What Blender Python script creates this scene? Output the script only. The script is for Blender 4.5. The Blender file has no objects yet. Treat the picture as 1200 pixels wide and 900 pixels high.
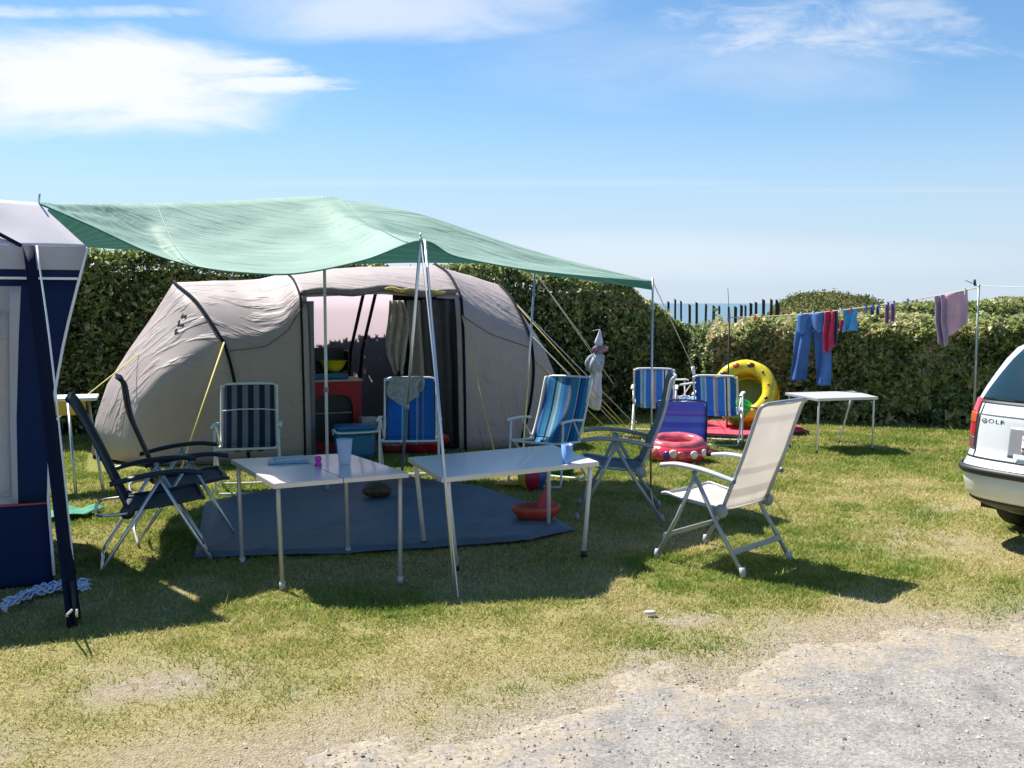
import bpy, math, random
import numpy as np
from math import sin, cos, pi, radians as R, sqrt, atan2
random.seed(7); rng = np.random.default_rng(11)
sc = bpy.context.scene
COL = sc.collection
F = 1150.0; H = 1.7
# ---- surveying: where a sight line meets the ground or a given height / distance (photo 1200x900, pitch below)
PITCH = math.atan(95/1150)
def ray(px, py):
    u = (px-600)/F; v = (450-py)/F
    return (u, cos(PITCH)+v*sin(PITCH), -sin(PITCH)+v*cos(PITCH))
def gz(px, py, z=0.0):
    r = ray(px, py); t = (z-H)/r[2]
    return (r[0]*t, r[1]*t, z)
def dy(px, py, Y):
    r = ray(px, py); t = Y/r[1]
    return (r[0]*t, Y, H+r[2]*t)
# ---------------------------------------------------------------- noise
def _hash(ix, iy, s):
    n = (ix*374761393 + iy*668265263 + s*1442695041) & 0xffffffff
    n = ((n ^ (n >> 13))*1274126177) & 0xffffffff
    return ((n ^ (n >> 16)) & 0xffff)/65535.0
def vnoise(x, y, s=0):
    x = np.asarray(x, float); y = np.asarray(y, float)
    ix = np.floor(x).astype(np.int64); iy = np.floor(y).astype(np.int64)
    fx = x-ix; fy = y-iy; fx = fx*fx*(3-2*fx); fy = fy*fy*(3-2*fy)
    a = _hash(ix, iy, s); b = _hash(ix+1, iy, s); c = _hash(ix, iy+1, s); d = _hash(ix+1, iy+1, s)
    return (a*(1-fx)+b*fx)*(1-fy) + (c*(1-fx)+d*fx)*fy
def fbm(x, y, s=0, o=4):
    r = 0; a = .5; t = 0
    for k in range(o):
        r = r + a*vnoise(np.asarray(x)*2**k, np.asarray(y)*2**k, s+k*17); t += a; a *= .5
    return r/t
# ---------------------------------------------------------------- materials
MATS = {}
def mat(name, col, rough=.6, metal=0, var=.12, scale=9, bump=0, bscale=60, transl=0, transm=0, alpha=1, sheen=0,
        spec=.5, stripes=None, saxis=0, soff=0, tint=None, coat=0, bricky=None, tcol=None):
    if name in MATS: return MATS[name]
    m = bpy.data.materials.new(name); m.use_nodes = True
    nt = m.node_tree; N = nt.nodes; L = nt.links
    b = N['Principled BSDF']; out = N['Material Output']
    b.inputs['Roughness'].default_value = rough; b.inputs['Metallic'].default_value = metal
    b.inputs['Specular IOR Level'].default_value = spec
    b.inputs['Transmission Weight'].default_value = transm; b.inputs['Alpha'].default_value = alpha
    b.inputs['Coat Weight'].default_value = coat
    tc = N.new('ShaderNodeTexCoord')
    if stripes:
        sx = N.new('ShaderNodeSeparateXYZ'); L.new(tc.outputs['Object'], sx.inputs[0])
        mp = N.new('ShaderNodeMapRange'); mp.inputs['From Min'].default_value = -soff; mp.inputs['From Max'].default_value = soff
        L.new(sx.outputs[saxis], mp.inputs['Value'])
        cr = N.new('ShaderNodeValToRGB'); cr.color_ramp.interpolation = 'CONSTANT'
        e = cr.color_ramp.elements
        while len(e) > 1: e.remove(e[-1])
        e[0].position = 0; e[0].color = (*stripes[0][1], 1)
        for p, c in stripes[1:]:
            q = e.new(p); q.color = (*c, 1)
        L.new(mp.outputs[0], cr.inputs[0]); csock = cr.outputs[0]
    elif tint:
        at = N.new('ShaderNodeAttribute'); at.attribute_name = 'tint'
        cr = N.new('ShaderNodeValToRGB'); e = cr.color_ramp.elements
        e[0].position = tint[0][0]; e[0].color = (*tint[0][1], 1)
        e[1].position = tint[-1][0]; e[1].color = (*tint[-1][1], 1)
        for p, c in tint[1:-1]:
            q = e.new(p); q.color = (*c, 1)
        L.new(at.outputs['Fac'], cr.inputs[0]); csock = cr.outputs[0]
    else:
        rgb = N.new('ShaderNodeRGB'); rgb.outputs[0].default_value = (*col, 1); csock = rgb.outputs[0]
    if var > 0:
        no = N.new('ShaderNodeTexNoise'); no.inputs['Scale'].default_value = scale; no.inputs['Detail'].default_value = 5
        L.new(tc.outputs['Object'], no.inputs['Vector'])
        mr = N.new('ShaderNodeMapRange'); mr.inputs['From Min'].default_value = .3; mr.inputs['From Max'].default_value = .7
        mr.inputs['To Min'].default_value = 1-var; mr.inputs['To Max'].default_value = 1+var*.6
        L.new(no.outputs['Fac'], mr.inputs['Value'])
        vm = N.new('ShaderNodeVectorMath'); vm.operation = 'SCALE'
        L.new(csock, vm.inputs[0]); L.new(mr.outputs[0], vm.inputs['Scale']); csock = vm.outputs[0]
    L.new(csock, b.inputs['Base Color'])
    if bump > 0:
        n2 = N.new('ShaderNodeTexNoise'); n2.inputs['Scale'].default_value = bscale; n2.inputs['Detail'].default_value = 4
        L.new(tc.outputs['Object'], n2.inputs['Vector'])
        bp = N.new('ShaderNodeBump'); bp.inputs['Strength'].default_value = bump; bp.inputs['Distance'].default_value = .02
        L.new(n2.outputs['Fac'], bp.inputs['Height']); L.new(bp.outputs[0], b.inputs['Normal'])
    if transl > 0:
        tr = N.new('ShaderNodeBsdfTranslucent')
        if tcol: tr.inputs[0].default_value = (*tcol, 1)
        else: L.new(csock, tr.inputs[0])
        mx = N.new('ShaderNodeMixShader'); mx.inputs[0].default_value = transl
        L.new(b.outputs[0], mx.inputs[1]); L.new(tr.outputs[0], mx.inputs[2]); L.new(mx.outputs[0], out.inputs[0])
    MATS[name] = m
    return m
ALU = mat('brushed_aluminium', (.62,.63,.65), .32, .85, var=.08, scale=30)
GREYTUBE = mat('grey_painted_tube', (.34,.37,.40), .4, .3, var=.1)
WHITETUBE = mat('white_painted_tube', (.76,.77,.76), .35, 0, var=.06, scale=25)
WHITEPL = mat('white_plastic', (.78,.79,.78), .45, 0, var=.05)
GREYPL = mat('grey_plastic', (.27,.29,.31), .45, 0, var=.08)
BLACKPL = mat('black_plastic', (.018,.02,.024), .5, 0, var=.2)
NAVYPL = mat('navy_plastic', (.018,.025,.045), .45, 0, var=.15)
ROPEY = mat('yellow_cord', (.62,.52,.16), .8, var=.1)
ROPEW = mat('white_cord', (.72,.74,.78), .8, var=.1)
# ---------------------------------------------------------------- mesh building
class MB:
    def __init__(s): s.v = []; s.f = []; s.sm = []; s.mi = []; s.m = 0
    def add(s, vs, fs, smooth=True):
        o = len(s.v); s.v += [tuple(p) for p in vs]
        for f in fs: s.f.append(tuple(i+o for i in f)); s.sm.append(smooth); s.mi.append(s.m)
        return s
    def box(s, c, d, rz=0, bev=.0, tilt=None, taper=1.0):
        x, y, z = d[0]/2, d[1]/2, d[2]/2
        if bev <= 0:
            P = [(sx*x*(taper if sz < 0 else 1), sy*y*(taper if sz < 0 else 1), sz*z) for sz in (-1,1) for sy in (-1,1) for sx in (-1,1)]
            Fc = [(0,2,3,1),(4,5,7,6),(0,1,5,4),(2,6,7,3),(0,4,6,2),(1,3,7,5)]
        else:
            b = min(bev, x*.95, y*.95, z*.95); P = []; n = 3
            prof = [(-z, -b), (-z+b*.3, -b*.3), (-z+b, 0), (z-b, 0), (z-b*.3, -b*.3), (z, -b)]
            for (zz, ins) in prof:
                k = 1-(1-taper)*(z-zz)/(2*z)
                for (sx, sy, a0) in ((1,1,0),(-1,1,90),(-1,-1,180),(1,-1,270)):
                    for q in range(n):
                        a = R(a0+45*q); P.append(((sx*(x-b)+cos(a)*(b+ins))*k, (sy*(y-b)+sin(a)*(b+ins))*k, zz))
            M = 4*n; Fc = []
            for r in range(len(prof)-1):
                for i in range(M):
                    j = (i+1) % M; Fc.append((r*M+i, r*M+j, (r+1)*M+j, (r+1)*M+i))
            Fc.append(tuple(range(M-1,-1,-1))); Fc.append(tuple((len(prof)-1)*M+i for i in range(M)))
        if tilt:
            t = tilt; P = [(p[0], p[1]*cos(t)-p[2]*sin(t), p[1]*sin(t)+p[2]*cos(t)) for p in P]
        ca, sa = cos(rz), sin(rz)
        P = [(c[0]+p[0]*ca-p[1]*sa, c[1]+p[0]*sa+p[1]*ca, c[2]+p[2]) for p in P]
        return s.add(P, Fc, False)
    def tube(s, pts, r, n=8, closed=False, smooth_path=0, cap=True):
        P = [np.array(p, float) for p in pts]
        if smooth_path: P = catmull(P, smooth_path, closed)
        m = len(P); rr = r if hasattr(r, '__len__') else [r]*m
        if len(rr) != m: rr = np.interp(np.linspace(0,1,m), np.linspace(0,1,len(rr)), rr)
        T = []
        for i in range(m):
            a = P[(i-1) % m] if (closed or i > 0) else P[i]; b = P[(i+1) % m] if (closed or i < m-1) else P[i]
            t = b-a; T.append(t/(np.linalg.norm(t)+1e-12))
        up = np.array((0,0,1.)) if abs(T[0][2]) < .9 else np.array((1.,0,0))
        nrm = np.cross(T[0], up); nrm /= np.linalg.norm(nrm)
        V = []
        for i in range(m):
            nrm = nrm - T[i]*np.dot(nrm, T[i]); nrm /= (np.linalg.norm(nrm)+1e-12)
            bn = np.cross(T[i], nrm)
            for k in range(n):
                a = 2*pi*k/n; V.append(tuple(P[i]+rr[i]*(cos(a)*nrm+sin(a)*bn)))
        Fc = []
        for i in range(m if closed else m-1):
            j = (i+1) % m
            for k in range(n):
                l = (k+1) % n; Fc.append((i*n+k, i*n+l, j*n+l, j*n+k))
        if cap and not closed: Fc.append(tuple(range(n-1,-1,-1))); Fc.append(tuple((m-1)*n+k for k in range(n)))
        return s.add(V, Fc)
    def lathe(s, prof, c=(0,0,0), n=24, axis=None, sx=1, sy=1):
        V = []
        for (r, z) in prof:
            for k in range(n):
                a = 2*pi*k/n; V.append((r*cos(a)*sx, r*sin(a)*sy, z))
        if axis is not None:
            V = [axis(p) for p in V]
        V = [(p[0]+c[0], p[1]+c[1], p[2]+c[2]) for p in V]
        Fc = [(i*n+k, i*n+(k+1) % n, (i+1)*n+(k+1) % n, (i+1)*n+k) for i in range(len(prof)-1) for k in range(n)]
        return s.add(V, Fc)
    def grid(s, f, nu, nv, cu=False, skip=None, smooth=True):
        V = [tuple(f(i/nu, j/nv)) for i in range(nu+1) for j in range(nv+1)]
        W = nv+1
        Fc = [(i*W+j, (i+1)*W+j, (i+1)*W+j+1, i*W+j+1) for i in range(nu) for j in range(nv)
              if not (skip and skip((i+.5)/nu, (j+.5)/nv))]
        return s.add(V, Fc, smooth)
    def slab(s, pts, z0, z1):
        n = len(pts)
        return s.add([(p[0],p[1],z0) for p in pts]+[(p[0],p[1],z1) for p in pts],
              [tuple(range(n-1,-1,-1)), tuple(range(n,2*n))]+[(i,(i+1)%n,n+(i+1)%n,n+i) for i in range(n)], False)
    def build(s, name, m, parent=None, local=False, solid=0, sub=0, off=0):
        vs = s.v
        if parent is not None and not local:      # vertices given in world coordinates
            p = parent; X = Y = Z = 0; rz = 0
            while p is not None:
                if p.type == 'EMPTY' or p.get('_frame'): X, Y, Z = p.location; rz = p.rotation_euler[2]; break
                p = p.parent
            ca, sa = cos(-rz), sin(-rz)
            vs = [((x-X)*ca-(y-Y)*sa, (x-X)*sa+(y-Y)*ca, z-Z) for x, y, z in vs]
        me = bpy.data.meshes.new(name); me.from_pydata(vs, [], s.f); me.validate()
        me.polygons.foreach_set('use_smooth', s.sm[:len(me.polygons)] if len(me.polygons) == len(s.sm) else [True]*len(me.polygons))
        for mm in (m if isinstance(m, (list, tuple)) else [m]): me.materials.append(mm)
        if any(s.mi): me.polygons.foreach_set('material_index', s.mi)
        me.update()
        o = bpy.data.objects.new(name, me); COL.objects.link(o)
        if parent is not None: o.parent = parent
        if solid:
            q = o.modifiers.new('solid', 'SOLIDIFY'); q.thickness = solid; q.offset = off
        if sub:
            q = o.modifiers.new('sub', 'SUBSURF'); q.levels = sub; q.render_levels = sub
        return o
def catmull(P, k=6, closed=False):
    m = len(P); out = []
    for i in range(m if closed else m-1):
        p0 = P[(i-1) % m] if (closed or i > 0) else 2*P[0]-P[1]
        p1 = P[i]; p2 = P[(i+1) % m]; p3 = P[(i+2) % m] if (closed or i < m-2) else 2*P[-1]-P[-2]
        for q in range(k):
            t = q/k
            out.append(.5*((2*p1)+(-p0+p2)*t+(2*p0-5*p1+4*p2-p3)*t*t+(-p0+3*p1-3*p2+p3)*t**3))
    if not closed: out.append(P[-1])
    return out
def tag(o, label=None, cat=None, group=None, kind=None):
    if label: o['label'] = label
    if cat: o['category'] = cat
    if group: o['group'] = group
    if kind: o['kind'] = kind
    return o
def thing(name, label, cat, loc=(0,0,0), rz=0, group=None):
    o = bpy.data.objects.new(name, None); COL.objects.link(o); o.empty_display_size = .1
    o.location = loc; o.rotation_euler = (0,0,rz)
    return tag(o, label, cat, group)
def kids(o): return [c for c in bpy.data.objects if c.parent == o]
def copy_tree(o, parent=None):
    c = o.copy(); COL.objects.link(c)
    if parent is not None: c.parent = parent
    for ch in kids(o): copy_tree(ch, c)
    return c
def quads_mesh(name, V, tint, m, nper=4, faces=None):
    """many small separate polygons as one mesh; V (n, nper, 3)"""
    n = len(V); me = bpy.data.meshes.new(name)
    me.vertices.add(n*nper); me.vertices.foreach_set('co', V.reshape(-1).astype(np.float32))
    me.loops.add(n*nper); me.loops.foreach_set('vertex_index', np.arange(n*nper, dtype=np.int32))
    me.polygons.add(n); me.polygons.foreach_set('loop_start', np.arange(0, n*nper, nper, dtype=np.int32))
    me.polygons.foreach_set('loop_total', np.full(n, nper, dtype=np.int32))
    me.update(); me.validate()
    a = me.attributes.new('tint', 'FLOAT', 'POINT'); a.data.foreach_set('value', np.repeat(tint, nper).astype(np.float32))
    me.materials.append(m)
    o = bpy.data.objects.new(name, me); COL.objects.link(o)
    return o
# ================================================================ ground
GX = [-14,-6,-3,-1.6,-.78,-.13,.18,.55,.92,1.57,2.1,2.83,4,7,12]
GY = [-3.5,1.1,2.75,3.45,3.95,4.1,4.34,4.56,4.78,5.26,5.44,5.58,5.88,6.55,7.6]
def edge(x):
    x = np.asarray(x, float)
    return np.interp(x, GX, GY) + (fbm(x*1.9, x*0+3.1, 5, 4)-.5)*.55 + (fbm(x*7, x*0+8, 9, 3)-.5)*.22
def patchy(x, y):     # 1 = bare or straw, 0 = green
    return np.clip((fbm(x*.9, y*1.3, 21, 5)-.36)*2.9 - np.clip((y-8)/9, 0, .35), 0, 1)
def baresoil(x, y):
    d = y-edge(x)+.42
    a = np.clip(1.15-d/.75, 0, 1)*np.clip(fbm(x*2.4, y*2.4, 31, 4)*2.6-.45, 0, 1)
    a = np.maximum(a, np.clip(1.4-d/.30, 0, 1))
    for (cx, cy, r) in ((2.9,7.0,.45),(1.0,5.1,.3),(-1.6,4.3,.35),(-.6,4.1,.35),(3.5,7.9,.3),(-2.2,3.6,.4)):
        a = np.maximum(a, np.clip(1.25-np.hypot((x-cx)/1.5, y-cy)/r, 0, 1)*np.clip(fbm(x*4, y*4, 77, 4)*2-.4, 0, 1))
    return np.clip(a, 0, 1)
def make_ground():
    xs = np.concatenate([[-3000,-800,-200,-60,-25], np.arange(-12,-6,.5), np.arange(-6,7,.06), np.arange(7,14,.5), [25,60,200,800,3000]])
    ys = np.concatenate([[-3000,-600,-100,-20,-5,0,2], np.arange(2.6,12,.06), np.arange(12,20,.4), [22,26,32,40,46]])
    X, Y = np.meshgrid(xs, ys, indexing='ij')
    near = (np.abs(X) < 12) & (Y > 2) & (Y < 20)
    Z = np.where(near, (fbm(X*1.3, Y*1.3, 3, 4)-.5)*.022-.012, -.012)
    V = np.stack([X,Y,Z], -1).reshape(-1,3); W = len(ys); nx = len(xs)
    I = (np.arange(nx-1)[:,None]*W+np.arange(W-1)[None,:]).reshape(-1)
    Fq = np.stack([I, I+W, I+W+1, I+1], -1)
    me = bpy.data.meshes.new('ground'); me.from_pydata(V.tolist(), [], Fq.tolist())
    for nm, val in (('dry', patchy(X,Y)), ('soil', baresoil(X,Y))):
        a = me.attributes.new(nm, 'FLOAT', 'POINT'); a.data.foreach_set('value', val.reshape(-1).astype(np.float32))
    me.polygons.foreach_set('use_smooth', [True]*len(me.polygons))
    m = bpy.data.materials.new('lawn_soil'); m.use_nodes = True; nt = m.node_tree; N = nt.nodes; L = nt.links
    b = N['Principled BSDF']; b.inputs['Roughness'].default_value = .95; b.inputs['Specular IOR Level'].default_value = .1
    tc = N.new('ShaderNodeTexCoord')
    def noise(sc_, det=6): 
        n = N.new('ShaderNodeTexNoise'); n.inputs['Scale'].default_value = sc_; n.inputs['Detail'].default_value = det; L.new(tc.outputs['Object'], n.inputs[0]); return n
    def ramp(src, els):
        c = N.new('ShaderNodeValToRGB'); e = c.color_ramp.elements
        e[0].position, e[0].color = els[0][0], (*els[0][1],1); e[1].position, e[1].color = els[-1][0], (*els[-1][1],1)
        for p, k in els[1:-1]: q = e.new(p); q.color = (*k,1)
        L.new(src, c.inputs[0]); return c.outputs[0]
    def mix(f, a, c):
        q = N.new('ShaderNodeMix'); q.data_type = 'RGBA'; L.new(f, q.inputs[0]); L.new(a, q.inputs[6]); L.new(c, q.inputs[7]); return q.outputs[2]
    g = ramp(noise(60,8).outputs[0], [(.3,(.12,.15,.03)),(.5,(.22,.225,.06)),(.7,(.33,.30,.11))])
    d = ramp(noise(50,8).outputs[0], [(.3,(.21,.18,.075)),(.55,(.34,.29,.135)),(.72,(.45,.385,.21))])
    so = ramp(noise(45,8).outputs[0], [(.3,(.225,.19,.135)),(.7,(.42,.355,.27))])
    a1 = N.new('ShaderNodeAttribute'); a1.attribute_name = 'dry'
    a2 = N.new('ShaderNodeAttribute'); a2.attribute_name = 'soil'
    L.new(mix(a2.outputs['Fac'], mix(a1.outputs['Fac'], g, d), so), b.inputs['Base Color'])
    bp = N.new('ShaderNodeBump'); bp.inputs['Strength'].default_value = 1.0; bp.inputs['Distance'].default_value = .02
    L.new(noise(90).outputs[0], bp.inputs['Height']); L.new(bp.outputs[0], b.inputs['Normal'])
    me.materials.append(m)
    o = bpy.data.objects.new('ground', me); COL.objects.link(o); tag(o, kind='structure')
make_ground()
def make_gravel():
    xs = np.concatenate([[-40,-20,-10], np.arange(-5,8,.04), [9,12,20,40]])
    ts = np.concatenate([np.linspace(0,.35,90), np.linspace(.36,1,30)])
    X, T = np.meshgrid(xs, ts, indexing='ij'); E = edge(X)
    Y = E-T*(E+6.0)
    Z = .004+(fbm(X*2.2, Y*2.2, 44, 5)-.5)*.018-.036*np.clip(1-T*(E+6.0)/.62,0,1)+(fbm(X*5.5,Y*5.5,47,4)-.5)*.045*np.clip(1-T*(E+6.0)/.9,0,1)-.002
    V = np.stack([X,Y,Z],-1).reshape(-1,3); W = len(ts)
    I = (np.arange(len(xs)-1)[:,None]*W+np.arange(W-1)[None,:]).reshape(-1)
    me = bpy.data.meshes.new('gravel_track'); me.from_pydata(V.tolist(), [], np.stack([I, I+1, I+W+1, I+W],-1).tolist())
    a = me.attributes.new('from_edge', 'FLOAT', 'POINT'); a.data.foreach_set('value', (T*(E+6.0)).reshape(-1).astype(np.float32))
    me.polygons.foreach_set('use_smooth', [True]*len(me.polygons))
    m = bpy.data.materials.new('sandy_gravel'); m.use_nodes = True; nt = m.node_tree; N = nt.nodes; L = nt.links
    b = N['Principled BSDF']; b.inputs['Roughness'].default_value = .95; b.inputs['Specular IOR Level'].default_value = .15
    tc = N.new('ShaderNodeTexCoord')
    n1 = N.new('ShaderNodeTexNoise'); n1.inputs['Scale'].default_value = 4.0; n1.inputs['Detail'].default_value = 12; n1.inputs['Roughness'].default_value = .80
    L.new(tc.outputs['Object'], n1.inputs[0])
    c1 = N.new('ShaderNodeValToRGB'); e = c1.color_ramp.elements
    e[0].position, e[0].color = .30, (.135,.132,.13,1); e[1].position, e[1].color = .70, (.36,.325,.29,1)
    q = e.new(.5); q.color = (.265,.247,.228,1)
    L.new(n1.outputs[0], c1.inputs[0])
    vo = N.new('ShaderNodeTexVoronoi'); vo.inputs['Scale'].default_value = 95; L.new(tc.outputs['Object'], vo.inputs[0])
    mx = N.new('ShaderNodeMix'); mx.data_type = 'RGBA'; mx.blend_type = 'MULTIPLY'; mx.inputs[0].default_value = .5
    cg = N.new('ShaderNodeMapRange'); cg.inputs['To Min'].default_value = .45; cg.inputs['To Max'].default_value = 1.35
    sx = N.new('ShaderNodeSeparateXYZ'); L.new(vo.outputs['Color'], sx.inputs[0]); L.new(sx.outputs[0], cg.inputs[0])
    L.new(c1.outputs[0], mx.inputs[6]); L.new(cg.outputs[0], mx.inputs[7]); at = N.new('ShaderNodeAttribute'); at.attribute_name = 'from_edge'
    ne = N.new('ShaderNodeTexNoise'); ne.inputs['Scale'].default_value = 5; ne.inputs['Detail'].default_value = 8; ne.inputs['Roughness'].default_value = .7; L.new(tc.outputs['Object'], ne.inputs[0])
    ma = N.new('ShaderNodeMath'); ma.operation = 'MULTIPLY_ADD'; ma.inputs[1].default_value = 2.6; ma.inputs[2].default_value = -1.72; L.new(ne.outputs[0], ma.inputs[0])
    mb_ = N.new('ShaderNodeMath'); mb_.operation = 'ADD'; L.new(ma.outputs[0], mb_.inputs[0]); L.new(at.outputs['Fac'], mb_.inputs[1])
    mr = N.new('ShaderNodeMapRange'); mr.interpolation_type = 'SMOOTHSTEP'; mr.inputs['From Min'].default_value = 0; mr.inputs['From Max'].default_value = .5; L.new(mb_.outputs[0], mr.inputs[0])
    n4 = N.new('ShaderNodeTexNoise'); n4.inputs['Scale'].default_value = 40; n4.inputs['Detail'].default_value = 6; L.new(tc.outputs['Object'], n4.inputs[0])
    c4 = N.new('ShaderNodeValToRGB'); e = c4.color_ramp.elements; e[0].position, e[0].color = .3, (.225,.19,.14,1); e[1].position, e[1].color = .7, (.40,.345,.275,1); L.new(n4.outputs[0], c4.inputs[0])
    m5 = N.new('ShaderNodeMix'); m5.data_type = 'RGBA'; L.new(mr.outputs[0], m5.inputs[0]); L.new(c4.outputs[0], m5.inputs[6]); L.new(mx.outputs[2], m5.inputs[7]); L.new(m5.outputs[2], b.inputs['Base Color'])
    bp = N.new('ShaderNodeBump'); bp.inputs['Strength'].default_value = .7; bp.inputs['Distance'].default_value = .012
    n3 = N.new('ShaderNodeTexNoise'); n3.inputs['Scale'].default_value = 45; n3.inputs['Detail'].default_value = 8; L.new(tc.outputs['Object'], n3.inputs[0])
    L.new(n3.outputs[0], bp.inputs['Height']); L.new(bp.outputs[0], b.inputs['Normal'])
    me.materials.append(m)
    o = bpy.data.objects.new('gravel_track', me); COL.objects.link(o); tag(o, kind='structure')
    # loose stones
    n = 22000; x = rng.uniform(-3, 6.5, n); y = 2.6+rng.random(n)**.8*3.6
    k = y < edge(x)-.42+rng.exponential(.16, n); x = x[k]; y = y[k]; n = len(x)
    r = rng.gamma(1.6, .0014, n)+.002; a = rng.random(n)*pi
    base = np.array([(1,0,0),(0,1,0),(-1,0,0),(0,-1,0),(.1,.1,.75)]); tris = [(0,1,4),(1,2,4),(2,3,4),(3,0,4)]
    ca, sa = np.cos(a), np.sin(a); P = base[None]*rng.uniform(.7,1.3,(n,5,1))*r[:,None,None]
    Q = np.stack([P[...,0]*ca[:,None]-P[...,1]*sa[:,None]+x[:,None], P[...,0]*sa[:,None]+P[...,1]*ca[:,None]+y[:,None], P[...,2]+.004],-1)
    T = np.concatenate([Q[:,t] for t in tris]); ti = np.tile(rng.random(n), 4)
    o = quads_mesh('loose_stones', T, ti, mat('stone', None, .9, var=0, tint=[(0,(.16,.155,.15)),(.5,(.38,.35,.31)),(1,(.62,.58,.53))]), 3)
    tag(o, kind='stuff', label='small loose stones scattered over the sandy gravel track', cat='gravel')
make_gravel()
MATPOLY = [gz(228,655), gz(400,650), gz(540,641), gz(620,634), gz(675,622), gz(622,592), gz(562,571), gz(480,560), gz(400,560), gz(330,572), gz(240,590)]
def inpoly(x, y, poly):
    ins = np.zeros(len(x), bool); n = len(poly); j = n-1
    for i in range(n):
        xi, yi = poly[i][0], poly[i][1]; xj, yj = poly[j][0], poly[j][1]
        c = ((yi > y) != (yj > y)) & (x < (xj-xi)*(y-yi)/(yj-yi+1e-12)+xi); ins ^= c; j = i
    return ins
# tent frame
TA = R(22); TU = np.array((cos(TA), sin(TA))); TV = np.array((-sin(TA), cos(TA))); T0 = np.array((-4.1, 9.8))
def tp(t, v, z=0): p = T0+TU*t+TV*v; return (p[0], p[1], z)
TENTPOLY = [tp(-.2,0), tp(5.2,0), tp(5.2,2.2), tp(-.2,2.2)]
def make_grass():
    n = 1050000
    d = 2.9+(rng.random(n)**.86)*12.6
    ang = rng.uniform(-.66,.66,n); x = d*np.tan(ang)*.98; y = d
    keep = (y > edge(x)-.36+rng.normal(0,.07,n)-.5*np.clip(fbm(x*2.6,y*2.6,88,4)*3-1.55,0,1)) & ~inpoly(x,y,MATPOLY) & ~inpoly(x,y,TENTPOLY) & (x > -7) & (x < 8)
    dr = patchy(x,y); so = baresoil(x,y); clump = fbm(x*9, y*9, 61, 3)
    keep &= rng.random(n) < np.clip(1.15-.5*dr-1.0*so,.06,1)*np.clip(clump*2.2-.25,.15,1)
    x=x[keep]; y=y[keep]; dr=dr[keep]; clump=clump[keep]; n=len(x)
    h = (.013+.022*rng.random(n)+.018*np.clip(clump-.5,0,1))*(1.1-.4*dr)*(1+np.clip(y-7,0,6)*.06)
    tall = rng.random(n) < .004; h[tall] *= 2.2
    w = (.0019+.0022*rng.random(n))*(1+np.clip(y-4,0,9)*.24)
    a = rng.random(n)*2*pi; la = rng.random(n)*2*pi; le = h*rng.uniform(.3,1.5,n)
    ox, oy = np.cos(a)*w, np.sin(a)*w
    z0 = (fbm(x*1.3, y*1.3, 3, 4)-.5)*.022-.014
    V = np.empty((n,3,3)); V[:,0] = np.stack([x-ox,y-oy,z0],-1); V[:,1] = np.stack([x+ox,y+oy,z0],-1)
    V[:,2] = np.stack([x+np.cos(la)*le, y+np.sin(la)*le, z0+h],-1)
    tint = np.clip(dr*.58+rng.normal(.275,.21,n)+(fbm(x*3.1,y*3.1,71,3)-.5)*.9+(fbm(x*11,y*11,73,2)-.5)*.5, 0, 1)
    m = mat('grass_blade', None, .6, var=0, spec=.25, transl=.42, tint=[(0,(.15,.24,.035)),(.35,(.28,.33,.065)),(.6,(.43,.40,.125)),(1,(.60,.51,.27))])
    o = quads_mesh('grass', V, tint, m, 3)
    tag(o, label='short patchy grass, green and straw coloured, covering the pitch', cat='grass', kind='stuff')
make_grass()
# sea
mb = MB(); mb.add([(-9000,46,-3.2),(9000,46,-3.2),(9000,9000,-3.2),(-9000,9000,-3.2)], [(0,1,2,3)], False)
tag(mb.build('sea', mat('sea_water', (.10,.18,.225), .35, var=.2, scale=.05, bump=.4, bscale=.6)), kind='structure')
# ================================================================ hedges
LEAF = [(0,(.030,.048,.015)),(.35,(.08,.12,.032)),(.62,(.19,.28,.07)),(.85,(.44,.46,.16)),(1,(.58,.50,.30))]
def foliage(name, P, Nrm, size, m, tintf, parent=None, inv=None):
    n = len(P)
    r = rng.normal(0,1,(n,3)); N = Nrm*.9+r*1.0; N /= np.linalg.norm(N,axis=1)[:,None]
    t = np.cross(N, rng.normal(0,1,(n,3))); t /= np.linalg.norm(t,axis=1)[:,None]; b = np.cross(N,t)
    s = size*np.minimum(.5+rng.gamma(2.0,.25,n),1.7)
    V = np.stack([P-t*s[:,None]*.95, P+b*(s*.42)[:,None]+N*(s*.12)[:,None], P+t*s[:,None]*.95, P-b*(s*.42)[:,None]+N*(s*.12)[:,None]],1)
    if inv is not None: V = V-np.array(inv)
    o = quads_mesh(name, V, tintf, m, 4)
    if parent is not None: o.parent = parent
    return o
HEDGE_M = mat('hedge_leaf', None, .42, var=0, spec=.6, transl=.46, tint=LEAF)
CORE_M = mat('hedge_core_shade', (.022,.026,.012), .95, var=.4, scale=12, bump=.6, bscale=20)  # near black, so gaps between leaves show as inner shade
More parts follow.
